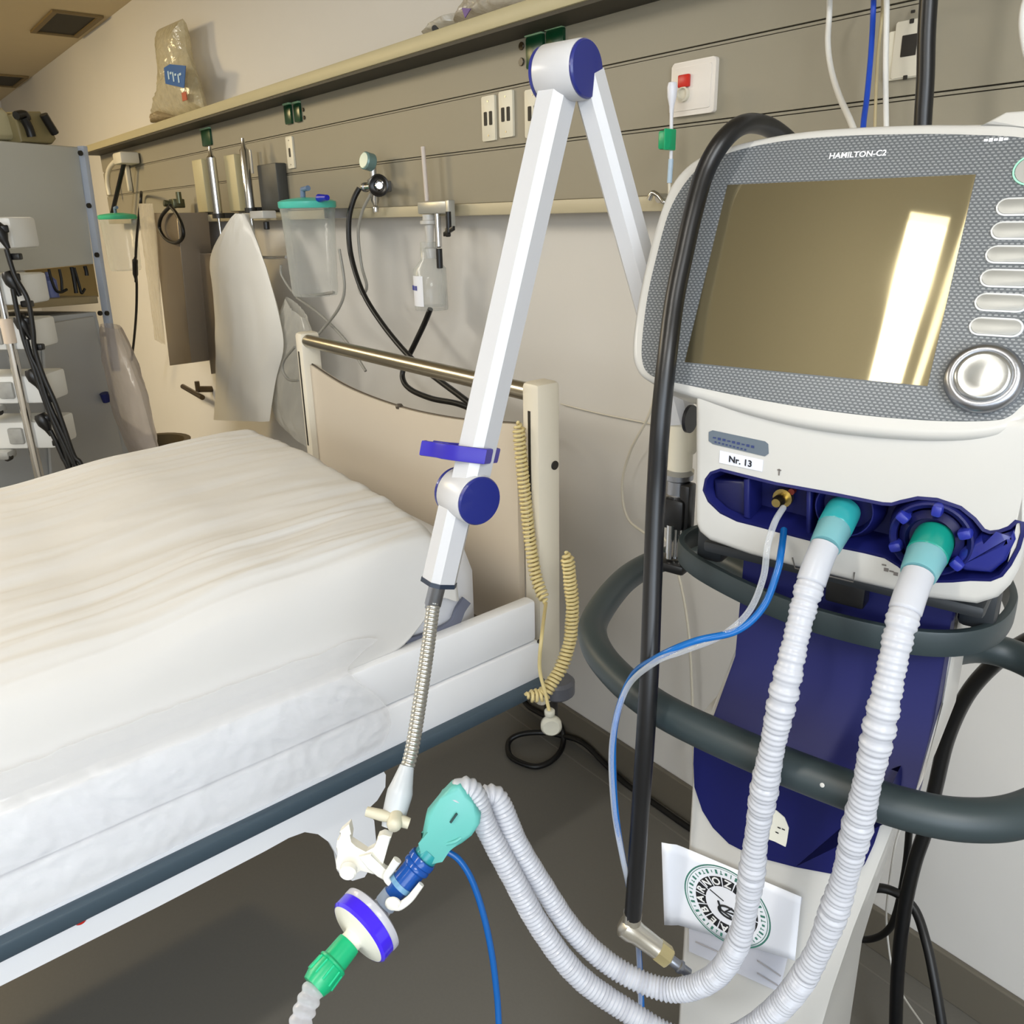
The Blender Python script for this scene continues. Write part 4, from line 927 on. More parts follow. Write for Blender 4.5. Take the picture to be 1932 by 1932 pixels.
# thin clear tubes hanging below the canister
tub = [( 'arching right from the canister down to the headboard', [(640, 470), (650, 540), (640, 580), (610, 620), (575, 660)], 1.14),
       ( 'crossing from the white bag down behind the steel rail', [(530, 500), (532, 520), (555, 553), (580, 558), (630, 552)], 1.12),
       ( 'bowing left behind the headboard left post', [(556, 655), (536, 680), (534, 700), (545, 716), (562, 718)], 1.10),
       ( 'running diagonally from the canister foot behind the headboard', [(560, 562), (600, 590), (650, 640), (690, 700)], 1.16),
       ( 'looping beside the thick black hose', [(700, 365), (683, 400), (676, 440), (682, 500), (692, 540), (683, 555), (676, 540)], 1.20)]
for l, pts, Y in tub:
    cable('drain_tube', [PY(x, y, Y) for x, y in pts], .0045, mat('tube_greyish', (176, 174, 166), .3, trl=.3), 'thin clear tube '+l, 'tubing', 'thin clear drain tubes by the wall', 8)
# vacuum regulator
pb_ = PY(706, 352, RY); u_ = pr(pb_, 1)
t = thing('vacuum_regulator', (pb_.x, RY, pb_.z-.08), 'chrome vacuum regulator with small round gauge on the panel above the headboard', 'vacuum regulator')
b = NB(); cyl(b, pb_+Z3*u_*42, Vector((.1, -1, .2)), u_*16, .03, 28, .003); obj('gauge', b, mat('gauge_teal', (120, 150, 148), .3, metal=.3), t, 40)
b = NB(); cyl(b, pb_+Z3*u_*42+Vector((.1, -1, .2)).normalized()*.0301, Vector((.1, -1, .2)), u_*13, .001, 28); obj('gauge_face', b, mat('gauge_face', (186, 206, 196), .3), t, 40)
b = NB(); lathe(b, pb_-Z3*u_*46, Z3, [(0, 0), (u_*5, 0), (u_*6, u_*8), (u_*4, u_*12), (u_*8, u_*22), (u_*8, u_*44), (u_*12, u_*50), (u_*12, u_*58), (u_*6, u_*62), (u_*6, u_*80), (0, u_*80)], 20)
obj('stem', b, CHROME, t, 40)
b = NB(); tube(b, [pb_-XA*u_*30, pb_+XA*u_*26], [u_*7, u_*6], 14); obj('cross_pipe', b, CHROME, t, 40)
b = NB(); kn = pb_+XA*u_*44-YA*.02; lathe(b, kn, Vector((.7, -1, 0)), [(u_*10, 0), (u_*19, .002), (u_*20, .010), (u_*17, .012), (u_*12, .006), (u_*10, .006)], 28); obj('hand_wheel', b, BLACK, t, 40)
b = NB(); tube(b, [pb_+XA*u_*26, kn+Vector((.7, -1, 0)).normalized()*.004], u_*6, 14); obj('wheel_hub', b, CHROME, t, 40)
b = NB(); cyl(b, pb_-XA*u_*38, XA, u_*9, u_*10, 16, .003); obj('side_valve', b, SILVER, t, 40)
b = NB(); box(b, (pb_.x+u_*10, (RY+PF)/2+.01, pb_.z), .035, PF-RY, .03, bev=.004); obj('wall_port', b, SILVER, t)
# thick black hoses behind the headboard
cable('vacuum_hose', [PY(x, y, Y) for x, y, Y in ((678, 355, 1.22), (666, 380, 1.2), (658, 420, 1.18), (662, 480, 1.17), (684, 550, 1.16), (722, 612, 1.15), (775, 675, 1.14), (825, 715, 1.12), (885, 760, 1.1), (930, 800, 1.1))], .0078, BLACKC, 'thick black hose curving from the chrome regulator down behind the headboard', 'hose')
cable('gas_hose', [PY(x, y, Y) for x, y, Y in ((812, 583, 1.2), (800, 612, 1.2), (782, 650, 1.19), (763, 690, 1.18), (760, 715, 1.17), (775, 735, 1.16), (815, 752, 1.15), (868, 763, 1.15), (930, 790, 1.15))], .0078, BLACKC, 'thick black hose looping from below the humidifier bottle behind the headboard', 'hose')
# oxygen flowmeter with humidifier bottle
pf_ = PY(812, 392, RY); u_ = pr(pf_, 1)
def at(dx, dy, dl=0): return pf_+XA*u_*dx*1.25-Z3*u_*dy-YA*dl
t = thing('flowmeter', (pf_.x, RY, pf_.z-.2), 'oxygen flowmeter with clear humidifier bottle clamped to the rail', 'flowmeter')
b = NB(); tube(b, [at(-8, -12), at(-12, -108)], u_*4.2, 12); obj('flow_tube', b, mat('frosted_tube', (232, 222, 214), .3, trl=.3), t)
b = NB(); box(b, at(15, 0), u_*95, .03, u_*22, bev=.004); box(b, at(60, 12, .01), u_*12, .02, u_*48, bev=.003); obj('rail_clamp', b, mat('clamp_grey', (176, 176, 170), .35, metal=.4), t)
b = NB(); cyl(b, at(63, 8, .02), -Z3, u_*5, u_*36, 12); box(b, at(63, 42, .02), u_*34, .008, u_*8, X=Vector((1, 0, .35)).normalized(), bev=.002); box(b, at(60, 44, .02), u_*8, .012, u_*16, bev=.003); obj('wing_knob', b, BLACK, t)
b = NB(); lathe(b, at(-6, 12), -Z3, [(0, 0), (u_*12, 0), (u_*12, u_*10), (u_*17, u_*11), (u_*17, u_*17), (u_*9, u_*19), (u_*7, u_*60), (u_*13, u_*62), (u_*13, u_*80), (0, u_*80)], 20); obj('valve_body', b, WHITE, t, 40)
b = NB(); lathe(b, at(18, 10), -Z3, [(0, 0), (u_*6, 0), (u_*6, u_*60), (u_*4, u_*62), (0, u_*62)], 14); obj('outlet_pipe', b, CHROME, t, 40)
b = NB(); cyl(b, at(18, 74), -Z3, u_*6, u_*36, 14, .001); obj('hose_end', b, BLACK, t, 40)
b = NB(); o = at(-10, 190); w_ = u_*32
lathe(b, o, Z3, [(0, 0), (w_, 0), (w_*1.02, .01), (w_, u_*78), (w_*.55, u_*95), (w_*.5, u_*128), (w_*.46, u_*128), (w_*.5, u_*96), (w_*.94, u_*77), (w_*.95, .01), (0, .008)], 30); bt = obj('humidifier_bottle', b, GLASS, t, 50, label='clear plastic bottle')
b = NB()
def lab(u, v): a = math.radians(lerp(195, 300, u)); return o+XA*(w_*1.04*math.cos(a))+YA*(w_*1.04*math.sin(a))+Z3*lerp(.012, u_*66, v)
surf(b, lab, 14, 4); obj('label', b, PAPER, bt, 60)
b = NB()
for k in range(4): a0_, a1_ = lab(.22+.15*k, .6), lab(.30+.15*k, .6); box(b, (a0_+a1_)/2-YA*.001, .008, .0006, .012, bev=0)
obj('label_print', b, mat('label_blue', (70, 75, 150), .5), bt, 0)
# chrome bottle tubes and cream boxes
def wallbox(x0, y0, x1, y1, d, name, m_, label, cat, Y=None, bev=.004):
    a, c = PY(x0, y0, PF-d), PY(x1, y1, PF-d)
    b = NB(); box2(b, (min(a.x, c.x), PF-d, min(a.z, c.z)), (max(a.x, c.x), (Y or PF)-.0005, max(a.z, c.z)), bev=bev); return obj(name, b, m_, label=label, cat=cat)
bxm = mat('box_cream', (188, 178, 140), .5)
wallbox(361, 303, 392, 400, .03, 'wall_box', bxm, 'flat cream box on the panel left of the first chrome tube', 'wall box')
wallbox(421, 294, 453, 398, .03, 'wall_box', bxm, 'flat cream box on the panel between the two chrome tubes', 'wall box')
wallbox(484, 312, 528, 396, .04, 'wall_box', mat('box_dark', (66, 66, 62), .5), 'dark grey box on the panel behind the teal-lidded canister', 'wall box')
for x0, y0, x1, y1, l in ((397, 287, 412, 412, 'left of the two upright chrome tubes hanging on the rail'), (459, 272, 475, 402, 'right of the two upright chrome tubes, nearer the canister')):
    a, c = PY(x0, y0, 1.19), PY(x1, y1, 1.19); t = thing('chrome_holder_tube', (c.x, 1.19, c.z), 'tall '+l, 'holder tube', 'chrome holder tubes on the rail'); r = pr(a, 8.5)
    ax_ = Vector((a.x, 1.19, c.z))
    b = NB(); lathe(b, ax_, Z3, [(0, 0), (r, 0), (r, a.z-c.z-.02), (r*.5, a.z-c.z-.01), (r*.3, a.z-c.z+.02), (0, a.z-c.z+.02)], 20); obj('tube', b, CHROME, t, 40)
    b = NB(); lathe(b, ax_, Z3, [(r, .0), (r*1.35, 0), (r*1.35, .018), (r, .018)], 20); box(b, ax_+Vector((0, .03, .01)), .02, .06, .02); obj('collar', b, mat('collar_black', (40, 38, 34), .4), t, 40)
    b = NB(); tube(b, [ax_, ax_-Z3*.10], r*.35, 10); obj('drain_pipe', b, CHROME, t, 40)
# small white shelf bracket with bent wire
a = PY(496, 405, 1.18); u_ = pr(a, 1)
t = thing('wire_holder', (a.x, 1.18, a.z-.15), 'white clamp with black screw and bent wire arm beside the canister', 'wire holder')
b = NB(); box(b, a, u_*62, .05, u_*14, bev=.004); obj('clamp', b, WHITE, t)
b = NB(); cyl(b, PY(502, 418, 1.16), -Z3, u_*5.5, u_*14, 14, .002); obj('screw', b, BLACK, t, 40)
b = NB(); tube(b, crom([PY(x, y, 1.17) for x, y in ((474, 410), (478, 440), (481, 468), (490, 483), (505, 486), (540, 485))], 6), u_*3, 8); obj('wire_arm', b, CHROME, t, 60)
b = NB(); box(b, PY(474, 305, 1.235), u_*9, .006, u_*44, bev=.002); 
obj('hanging_tag', b, WHITE, label='small white tag beside the right chrome tube', cat='tag')
# white plastic bag hanging under the rail
def bag(name, left, right, Y, m_, label, cat, n=40, puff=.03, seed=0, rip=.012):
    """left/right: matching pixel points down both edges"""
    L = crom([PY(x, y, Y) for x, y in left], 8); Rr = crom([PY(x, y, Y) for x, y in right], 8); m = min(len(L), len(Rr))
    def f(sgn):
        def g(u, v):
            k = u*(m-1); i = min(int(k), m-2); t_ = k-i; a = L[i].lerp(L[i+1], t_); c = Rr[i].lerp(Rr[i+1], t_); p = a.lerp(c, v)
            w = math.sin(math.pi*v)**.6*(.25+.75*math.sin(math.pi*min(1, u*.9+.08))**.7)
            q_ = noise.noise(Vector((v*4+seed, u*2.2, seed*3+sgn)))+.25*noise.noise(Vector((v*11+u*3, u*5, seed+sgn)))+.5*noise.noise(Vector((v*5+u*7, u*9, seed)))
            return p-YA*sgn*puff*w-YA*sgn*abs(rip*q_)*math.sin(math.pi*v)**.4+XA*rip*.5*q_*(1-math.sin(math.pi*v))
        return g
    b = NB(); surf(b, f(1), n, n); surf(b, f(-1), n, n); bmesh.ops.remove_doubles(b, verts=b.verts, dist=.0006); return obj(name, b, m_, smooth=60, label=label, cat=cat)
BAGW = mat('milky_bag', (238, 236, 230), .4, alpha=.9, bump=.15, bscale=14, trl=.12)
bag('plastic_bag', [(450, 402), (428, 424), (397, 488), (404, 560), (408, 650), (407, 730), (403, 792)], [(462, 404), (478, 440), (500, 500), (520, 570), (535, 650), (520, 720), (508, 795)], 1.15, BAGW, 'milky white plastic bag hanging from the rail left of the canister', 'plastic bag', seed=2)
bag('plastic_bag', [(540, 560), (525, 600), (515, 650), (515, 700), (514, 760), (520, 790)], [(575, 600), (590, 640), (592, 690), (580, 740), (575, 790), (590, 850)], 1.19, film('thin_bag', (226, 224, 216), .6, .2, .4, 16), 'thin see-through bag behind the headboard left post', 'plastic bag', seed=5)
# steel dispensers
def slab(name, px, Y, th, m_, label, cat):
    b = NB(); prism(b, [PY(x, y, Y) for x, y in px], YA*th, bev=.004); return obj(name, b, m_, label=label, cat=cat)
slab('steel_trough', [(287, 402), (333, 402), (361, 684), (320, 690)], 1.12, .13, mat('dull_steel', (150, 138, 122), .35, metal=.75), 'long dull steel trough hanging on the wall left of the milky bag', 'steel trough')
slab('steel_trough', [(370, 478), (402, 478), (418, 700), (398, 706)], 1.2, .06, mat('dull_steel', (150, 138, 122), .35, metal=.75), 'narrow steel trough mostly hidden behind the milky bag', 'steel trough')
bag('clear_pouch', [(262, 384), (264, 410), (268, 450), (276, 500), (284, 560), (292, 640)], [(288, 384), (291, 410), (296, 450), (300, 520), (304, 580), (312, 650)], 1.11, film('pouch_film', (212, 204, 186), .7, .15, .5, 30), 'wrinkled clear pouch hanging along the steel trough', 'pouch', puff=.012, seed=8)
# instrument with coiled black lead
a = PY(334, 384, 1.19); u_ = pr(a, 1); t = thing('rail_instrument', (a.x, 1.19, a.z-.03), 'small metal instrument on the rail above the looped black lead', 'instrument')
b = NB(); box(b, a, u_*26, .05, u_*16, bev=.004); cyl(b, a+XA*u_*16, Z3, u_*5, u_*20, 12); cyl(b, a-XA*u_*8-Z3*u_*3, Vector((0, -1, .2)), u_*6, .05, 14); obj('body', b, mat('olive_metal', (96, 98, 76), .3, metal=.7), t)
cable('looped_lead', [PY(x, y, 1.10) for x, y in ((322, 388), (305, 408), (301, 430), (312, 450), (331, 458), (345, 447), (343, 425), (332, 402), (320, 388))], .0075, BLACKC, 'black lead hanging in a teardrop loop over the steel trough', 'lead')
cable('hanging_lead', [PY(266, 386, 1.246), PY(266, 366, 1.23)]+[PY(x, y, 1.14) for x, y in ((266, 372), (258, 450), (256, 500), (258, 540), (257, 590), (253, 640), (248, 680))], .0065, BLACKC, 'black lead hanging straight down left of the steel trough', 'lead')
b = NB(); tube(b, crom([PY(x, y, 1.115) for x, y in ((255, 486), (255, 500), (256, 532))], 4), [.006]*2+[.013]*5+[.006]*2, 12); obj('lead_connector', b, BLACK, smooth=50, label='thick black connector on the lead left of the steel trough', cat='connector')
# reading lamp far left
t = thing('reading_lamp', PY(238, 300, PF), 'cream curved reading lamp arm at the far end of the panel', 'lamp')
b = NB(); tube(b, crom([PY(x, y, 1.2) for x, y in ((207, 368), (203, 345), (205, 322), (216, 306), (232, 300))], 6), pr(PY(210, 320, 1.2), 4.5), 12); obj('arm', b, CREAM, t, 60)
a = PY(238, 299, 1.21); b = NB(); box(b, a, .14, .09, .055, bev=.01); obj('head', b, CREAM, t)
b = NB(); tube(b, [PY(234, 308, 1.2), PY(212, 402, 1.16)], .011, 10); obj('rod', b, BLACK, t, 60)
b = NB(); box(b, PY(242, 334, 1.25), .03, .02, .14, bev=.004); obj('socket_strip', b, CREAM, label='small cream strip on the panel right of the reading lamp', cat='wall plate')
# lever on the wall and dark bin
t = thing('wall_lever', PY(365, 740, 1.28), 'small bronze lever handle low on the wall beside the milky bag', 'lever handle')
b = NB(); tube(b, [PY(345, 729, 1.26), PY(382, 750, 1.26)], .013, 12); obj('handle', b, mat('bronze', (92, 80, 62), .35, metal=.8), t, 60)
b = NB(); a = PY(374, 738, 1.26); tube(b, [a, a+Z3*.05], .012, 10); tube(b, [a+Z3*.01, a+YA*.07], .016, 12); obj('spindle', b, mat('bronze', (92, 80, 62), .35, metal=.8), t, 60)
a = PY(290, 833, 1.0); b = NB(); lathe(b, Vector((a.x, 1.0, 0)), Z3, [(0, 0), (.13, 0), (.16, a.z-.03), (.17, a.z), (.14, a.z), (.13, .03), (0, .03)], 28); obj('waste_bin', b, mat('bin_brown', (66, 54, 30), .6), smooth=40, label='dark brown bin standing on the floor behind the bed', cat='bin')

# ------------------------------------------------------------------ things lying on the shelf
def crumple(name, px, Y, m_, label, cat, seed, th=.05, parts=None):
    c_ = [PY(x, y, Y) for x, y in px]; ctr = sum(c_, Vector())/len(c_); b = NB(); n = len(c_)
    def f(sgn):
        def g(u, v):
            k = v*n; i = int(k) % n; t_ = k-int(k); e = c_[i].lerp(c_[(i+1) % n], t_); p = ctr.lerp(e, u)
            q_ = noise.noise(p*26+Vector((seed, 0, sgn)))+.6*noise.noise(p*60)
            return p-YA*sgn*(th*(1-u**2.5)**.7*.5+.012*abs(q_)*(1-u**4))
        return g
    for s_ in (1, -1): surf(b, f(s_), 14, n*5)
    bmesh.ops.remove_doubles(b, verts=b.verts, dist=.0008); return obj(name, b, m_, smooth=40, label=label, cat=cat)
SH = 1.235
bagf = film('cellophane', (214, 204, 172), .58, .12, .7, 24, .55)
t1 = crumple('cellophane_bag', [(291, 225), (305, 185), (307, 120), (300, 55), (345, 35), (352, 95), (372, 150), (386, 205), (345, 222)], SH, bagf, 'tall clear cellophane bag with blue printed label standing on the shelf', 'plastic bag', 3, .10)
def onp(px, Y): return [PY(x, y, Y) for x, y in px]
b = NB(); prism(b, onp([(309, 128), (320, 121), (350, 124), (347, 166), (312, 158)], SH-.062), YA*.002); o = obj('printed_label', b, mat('label_blue_print', (30, 92, 160), .4), t1, 0, label='blue printed label')
b = NB(); 
for x, y, w_, h_ in ((318, 142, .012, .03), (322, 138, .02, .008), (327, 145, .012, .034), (331, 141, .018, .008), (337, 148, .012, .03), (340, 140, .022, .008)):
    box(b, PY(x, y, SH-.064), w_, .002, h_)
obj('label_print', b, mat('pale_print', (190, 214, 230), .5), t1, 0)
b = NB(); box(b, PY(348, 182, SH-.05), .05, .003, .03); obj('red_print', b, mat('print_red', (178, 84, 56), .5), t1, 0)
crumple('wrapped_pack', [(288, 232), (290, 214), (305, 208), (322, 214), (335, 222), (318, 230)], SH-.01, mat('pack_beige', (158, 140, 108), .5, mott=.4, mscale=30, bump=.4), 'small crumpled beige pack beside the tall cellophane bag', 'pack', 6, .07)
crumple('empty_wrapper', [(185, 282), (190, 272), (215, 262), (235, 262), (225, 270), (205, 280)], SH, mat('wrap_olive', (150, 130, 60), .5, bump=.4), 'crumpled olive wrapper at the far end of the shelf', 'wrapper', 9, .08)
crumple('clear_wrapper', [(800, 66), (812, 48), (845, 28), (862, 24), (860, 40), (838, 56)], SH, film('wrap_clear', (226, 222, 210), .45, .12, .6, 30, .3), 'crumpled clear wrapper with a dark spot on the shelf, left of the larger heap', 'wrapper', 12, .05)
t2 = crumple('clear_wrapper', [(858, 42), (870, 18), (890, -14), (930, -30), (1010, -28), (985, 8), (940, 28), (900, 40)], SH, film('wrap_heap', (206, 198, 182), .4, .15, .7, 34, .4), 'larger heap of crumpled clear wrapping at the top edge of the picture', 'wrapper', 15, .07)
b = NB(); prism(b, onp([(871, 15), (888, 16), (877, 34)], SH-.045), YA*.002); obj('violet_print', b, mat('print_violet', (98, 70, 140), .5), t2, 0)
b = NB(); lathe(b, PY(823, 57, SH-.04), Vector((1, -1, 0)), [(0, 0), (.007, 0), (.007, .02), (0, .02)], 12); obj('dark_stub', b, DARK, smooth=40, label='tiny dark cap lying on the shelf by the wrapper', cat='cap')

# ------------------------------------------------------------------ call handset and cables at the right
t = thing('call_handset', PY(1265, 330, 1.2), 'white pear-shaped call handset hanging beside the red-button plate', 'call handset')
a = PY(1268, 180, 1.2); u_ = pr(a, 1)
b = NB(); lathe(b, a-Z3*u_*30, Z3, [(0, 0), (u_*4, 0), (u_*5, u_*12), (u_*9, u_*28), (u_*10, u_*44), (u_*8, u_*52), (0, u_*54)], 20); obj('handset', b, mat('handset_white', (224, 224, 230), .3), t, 60)
b = NB(); tube(b, [a-Z3*u_*28, PY(1266, 300, 1.2)], u_*3.6, 10); obj('stem', b, mat('handset_white', (224, 224, 230), .3), t, 60)
b = NB(); tube(b, [PY(1266, 300, 1.2), PY(1263, 345, 1.2)], u_*5, 10); obj('strain_relief', b, mat('pale_blue', (178, 200, 220), .3), t, 60)
b = NB(); a = PY(1256, 264, 1.19); box(b, a, u_*26, .016, u_*34, bev=.004); box(b, a+XA*u_*10, u_*5, .03, u_*38, bev=.002); obj('clip', b, GREEN, t, label='bright green clip')
a = PY(1240, 374, 1.225); b = NB(); tube(b, crom([a-XA*.02-Z3*.002, a-XA*.012+Z3*.01, a+XA*.004+Z3*.004, a+XA*.02-Z3*.008, a+XA*.03+YA*.02], 5), .005, 10); cyl(b, a+YA*.004, YA, .009, .02, 14)
obj('rail_hook', b, CHROME, smooth=60, label='small chrome hook on the rail below the green clip', cat='hook')
cable('handset_cord', [PY(1263, 345, 1.2), PY(1262, 430, 1.2), PY(1250, 600, 1.22), PY(1232, 760, 1.25), PY(1190, 850, 1.27), PY(1174, 915, 1.28), PY(1183, 975, 1.28), PY(1215, 1005, 1.28), PY(1262, 1030, 1.28), PY(1300, 1200, 1.28), PY(1310, 1500, 1.29)], .003, mat('cord_white', (214, 208, 192), .4), 'thin cream cord bowing on the wall left of the ventilator', 'cord')
cable('wall_wire', [PY(1058, 762, 1.322), PY(1130, 780, 1.322), PY(1240, 802, 1.322)], .0016, mat('cord_white', (214, 208, 192), .4), 'fine wire along the wall right of the headboard post', 'wire')
wc_ = mat('cable_white', (218, 216, 210), .4)
cable('white_cable', [PY(1567, -60, 1.20), PY(1565, 20, 1.19), PY(1562, 80, 1.18), PY(1568, 130, 1.16), PY(1583, 180, 1.12), PY(1606, 232, 1.06), PY(1630, 300, 1.0)], .0042, wc_, 'white cable curving down to the top of the screen, leftmost of the hanging cables', 'cable', up=True)
cable('blue_cable', [PY(1650, -60, 1.2), PY(1648, 10, 1.2), PY(1644, 90, 1.18), PY(1636, 180, 1.14), PY(1629, 235, 1.1), PY(1625, 320, 1.05)], .0038, mat('cable_blue', (28, 74, 190), .4), 'blue cable hanging behind the top of the screen', 'cable', up=True)
cable('beige_cable', [PY(1668, -60, 1.22), PY(1664, 30, 1.22), PY(1656, 110, 1.21), PY(1651, 232, 1.2), PY(1650, 330, 1.2)], .0022, mat('cable_beige', (188, 172, 132), .5), 'thin beige cable hanging just right of the blue one', 'cable', up=True)
cable('white_cable', [PY(1674, -60, 1.17), PY(1673, 20, 1.17), PY(1671, 130, 1.17), PY(1672, 235, 1.16), PY(1674, 330, 1.16)], .0038, wc_, 'white cable hanging straight beside the large cream outlet', 'cable', up=True)
cable('white_cable', [PY(1945, -40, 1.17), PY(1931, 20, 1.17), PY(1930, 60, 1.17), PY(1940, 110, 1.17), PY(1965, 160, 1.17)], .0045, wc_, 'white cable just touching the top right corner of the picture', 'cable', up=True)
cable('supply_hose', [PY(1758, -80, 1.02), PY(1752, 0, 1.02), PY(1748, 70, 1.02), PY(1746, 150, 1.02), PY(1741, 235, 1.02), PY(1738, 340, 1.02)], .0098, BLACK, 'thick black hose hanging behind the screen in front of the cream outlet', 'hose', seg=14, up=True)
# black hoses and cables behind the cart, right
cable('supply_hose', [PY(1990, 1190, 1.0), PY(1935, 1212, 1.02), PY(1878, 1250, 1.05), PY(1825, 1310, 1.07), PY(1788, 1390, 1.09), PY(1766, 1480, 1.1), PY(1748, 1560, 1.1), PY(1725, 1630, 1.1), PY(1706, 1720, 1.1), PY(1694, 1830, 1.1), PY(1690, 1932, 1.1), PY(1688, 2000, 1.1)], .0105, BLACK, 'thick black hose arching behind the right grab rail down to the floor', 'hose', seg=14, down=True)
cable('power_cable', [PY(1560, 1740, 1.1), PY(1592, 1700, 1.1), PY(1630, 1680, 1.12), PY(1665, 1676, 1.13), (PY(1700, 1690, 1.14)), PY(1728, 1720, 1.14), PY(1748, 1780, 1.12), PY(1763, 1850, 1.1), PY(1778, 1940, 1.08), PY(1784, 2000, 1.07)], .0078, BLACKC, 'black cable rising in an arch and falling right of the thick hose near the floor', 'cable', down=True)
cable('power_cable', [PY(1560, 1750, 1.16), PY(1600, 1768, 1.16), PY(1640, 1772, 1.17), PY(1672, 1758, 1.17), PY(1690, 1725, 1.17), PY(1708, 1640, 1.16), PY(1716, 1560, 1.14), PY(1722, 1500, 1.1)], .0058, BLACKC, 'black cable sagging in a low loop behind the cart column', 'cable')
cable('power_cable', [PY(1600, 1800, 1.05), PY(1588, 1840, 1.03), PY(1578, 1900, 1.0), PY(1570, 1980, 1.0)], .007, BLACKC, 'short black cable running down along the cart column at the bottom edge', 'cable', down=True)
cable('thin_wire', [PY(1708, 1540, 1.2), PY(1690, 1590, 1.2), PY(1676, 1680, 1.2), PY(1673, 1750, 1.2), PY(1690, 1850, 1.2), PY(1740, 1932, 1.15), PY(1780, 1985, 1.1)], .0018, wc_, 'thin white wire slanting down to the floor among the black hoses', 'wire', down=True)
# black power cable with loop on the floor behind the bed
fl = [(985, 1318), (1000, 1335), (1030, 1352), (1058, 1372), (1062, 1405), (1045, 1432), (1015, 1446), (985, 1440), (962, 1425), (960, 1400), (980, 1386), (1020, 1382), (1060, 1388), (1100, 1402), (1140, 1440), (1180, 1478), (1240, 1520), (1300, 1562), (1380, 1610)]
fp = [PZ(x, y, .008+(.014 if 9 < i < 13 else 0)) for i, (x, y) in enumerate(fl)]
fp = [p if p.y < 1.3 else PY(x, y, 1.305) for p, (x, y) in zip(fp, fl)]
cable('floor_cable', fp, .0075, BLACKC, 'black cable lying in a loop on the floor behind the bed head', 'cable')
# coiled beige cord on the headboard post
def coil(path, r, turns, wire, name, label, cat):
    P_ = resample(crom(path, 12), .0012); n = len(P_); pts = []
    for i, p in enumerate(P_):
        d = (P_[min(i+1, n-1)]-P_[max(0, i-1)]).normalized(); N = (XA-d*XA.dot(d)).normalized(); B_ = d.cross(N); a = 2*math.pi*turns*i/n
        e = min(1, i/12, (n-1-i)/12); pts.append(p+(N*math.cos(a)+B_*math.sin(a))*r*e)
    sub = []
    for a, c_ in zip(pts, pts[1:]): sub.append(a)
    b = NB(); tube(b, sub, wire, 6); return obj(name, b, CORD, smooth=80, label=label, cat=cat)
coil([PY(978, 795, .865), PY(983, 860, .865), PY(991, 940, .865), PY(1000, 1020, .865), PY(1012, 1090, .86), PY(1030, 1140, .855)], .0095, 44, .0029, 'coiled_cord', 'beige coiled cord hanging down the inner side of the headboard post', 'coiled cord')
coil([PD(1069, 1040, 1.35), PD(1075, 1090, 1.36), PD(1080, 1150, 1.37), PD(1075, 1210, 1.375), PD(1058, 1260, 1.37), PD(1034, 1298, 1.36), PD(1020, 1312, 1.355), PD(990, 1310, 1.35)], .0098, 42, .0031, 'coiled_cord', 'beige coiled cord curving under the outer side of the headboard post', 'coiled cord')
t = thing('cord_plug', PD(1040, 1375, 1.36), 'straight beige cord ending in a round clear plug below the bed corner', 'plug')
b = NB(); tube(b, crom([PY(1030, 1138, .857), PD(1022, 1200, 1.32), PD(1018, 1260, 1.335), PD(1028, 1305, 1.345), PD(1036, 1340, 1.35)], 8), .0032, 8); obj('cord', b, CORD, t, 60)
b = NB(); c = PD(1040, 1369, 1.36); lathe(b, c+FH*.008, -FH, [(0, 0), (.015, 0), (.018, .003), (.018, .012), (.014, .016), (0, .014)], 24); cyl(b, PD(1037, 1350, 1.355), Z3, .009, .012, 14, .002); obj('plug', b, mat('plug_clear', (216, 214, 200), .25, trl=.2), t, 50)
# marks on the bed side board covered by a lamp-like grey strap on the mattress
b = NB(); sp = crom([PX(x, y, -1.028) for x, y in ((880, 1132), (868, 1150), (852, 1180), (800, 1205), (765, 1215))], 5); tube(b, sp, 0, 10, sq=(.011, .004), side=Z3)
obj('mattress_strap', b, mat('strap_grey', (96, 100, 116), .5), smooth=50, label='blue-grey strap at the mattress corner beside the gooseneck', cat='strap')

# ================================================================== LEFT: EQUIPMENT RACK, DRIP STAND, PUMPS
rd = (FH*math.cos(math.radians(14))+VRt*math.sin(math.radians(14)))     # rack front runs this way (to the right, away)
rn = rd.cross(Z3);  rn = rn if rn.dot(FW) < 0 else -rn                  # faces the camera
def PR(x, y, off=0, p0=[None]):
    if p0[0] is None: p0[0] = PD(150, 275, 2.9)
    return PP(x, y, p0[0]+rn*off, rn)
base = PR(150, 275)
rk = thing('equipment_rack', (base.x, base.y, 0), 'tall pale grey equipment rack with upper and lower cabinets at the left edge', 'equipment rack')
rkm = mat('rack_grey', (186, 186, 178), .45); rkb = mat('rack_blue_grey', (172, 176, 180), .45); rpost = mat('rack_post', (178, 186, 200), .4)
def rslab(name, px, th, m_, off=0, par=rk, label=None, bev=.006):
    b = NB(); prism(b, [PR(x, y, off) for x, y in px], -rn*th, bev=bev); return obj(name, b, m_, par, label=label)
rslab('upper_cabinet', [(-90, 258), (148, 277), (178, 498), (60, 508), (-70, 522)], .42, rkm)
lc = rslab('lower_cabinet', [(-80, 610), (60, 600), (182, 588), (246, 866), (262, 960), (-30, 1050)], .42, rkb)
rslab('door_panel', [(80, 612), (178, 596), (236, 868), (100, 940)], .01, mat('rack_door', (176, 177, 176), .45), off=.012, par=lc)
a, c = PR(188, 655, .02), 0; b = NB(); tube(b, [PR(196, 742, .03), PR(202, 757, .03)], .016, 10); obj('door_handle', b, mat('handle_navy', (20, 28, 90), .4), lc, 60, label='dark blue door handle')
b = NB(); tube(b, [PR(155, 276, .01), PR(187, 497, .01), PR(219, 700, .01)], 0, 8, sq=(.011, .015), side=rd); pst = obj('corner_post', b, rpost, rk, 30)
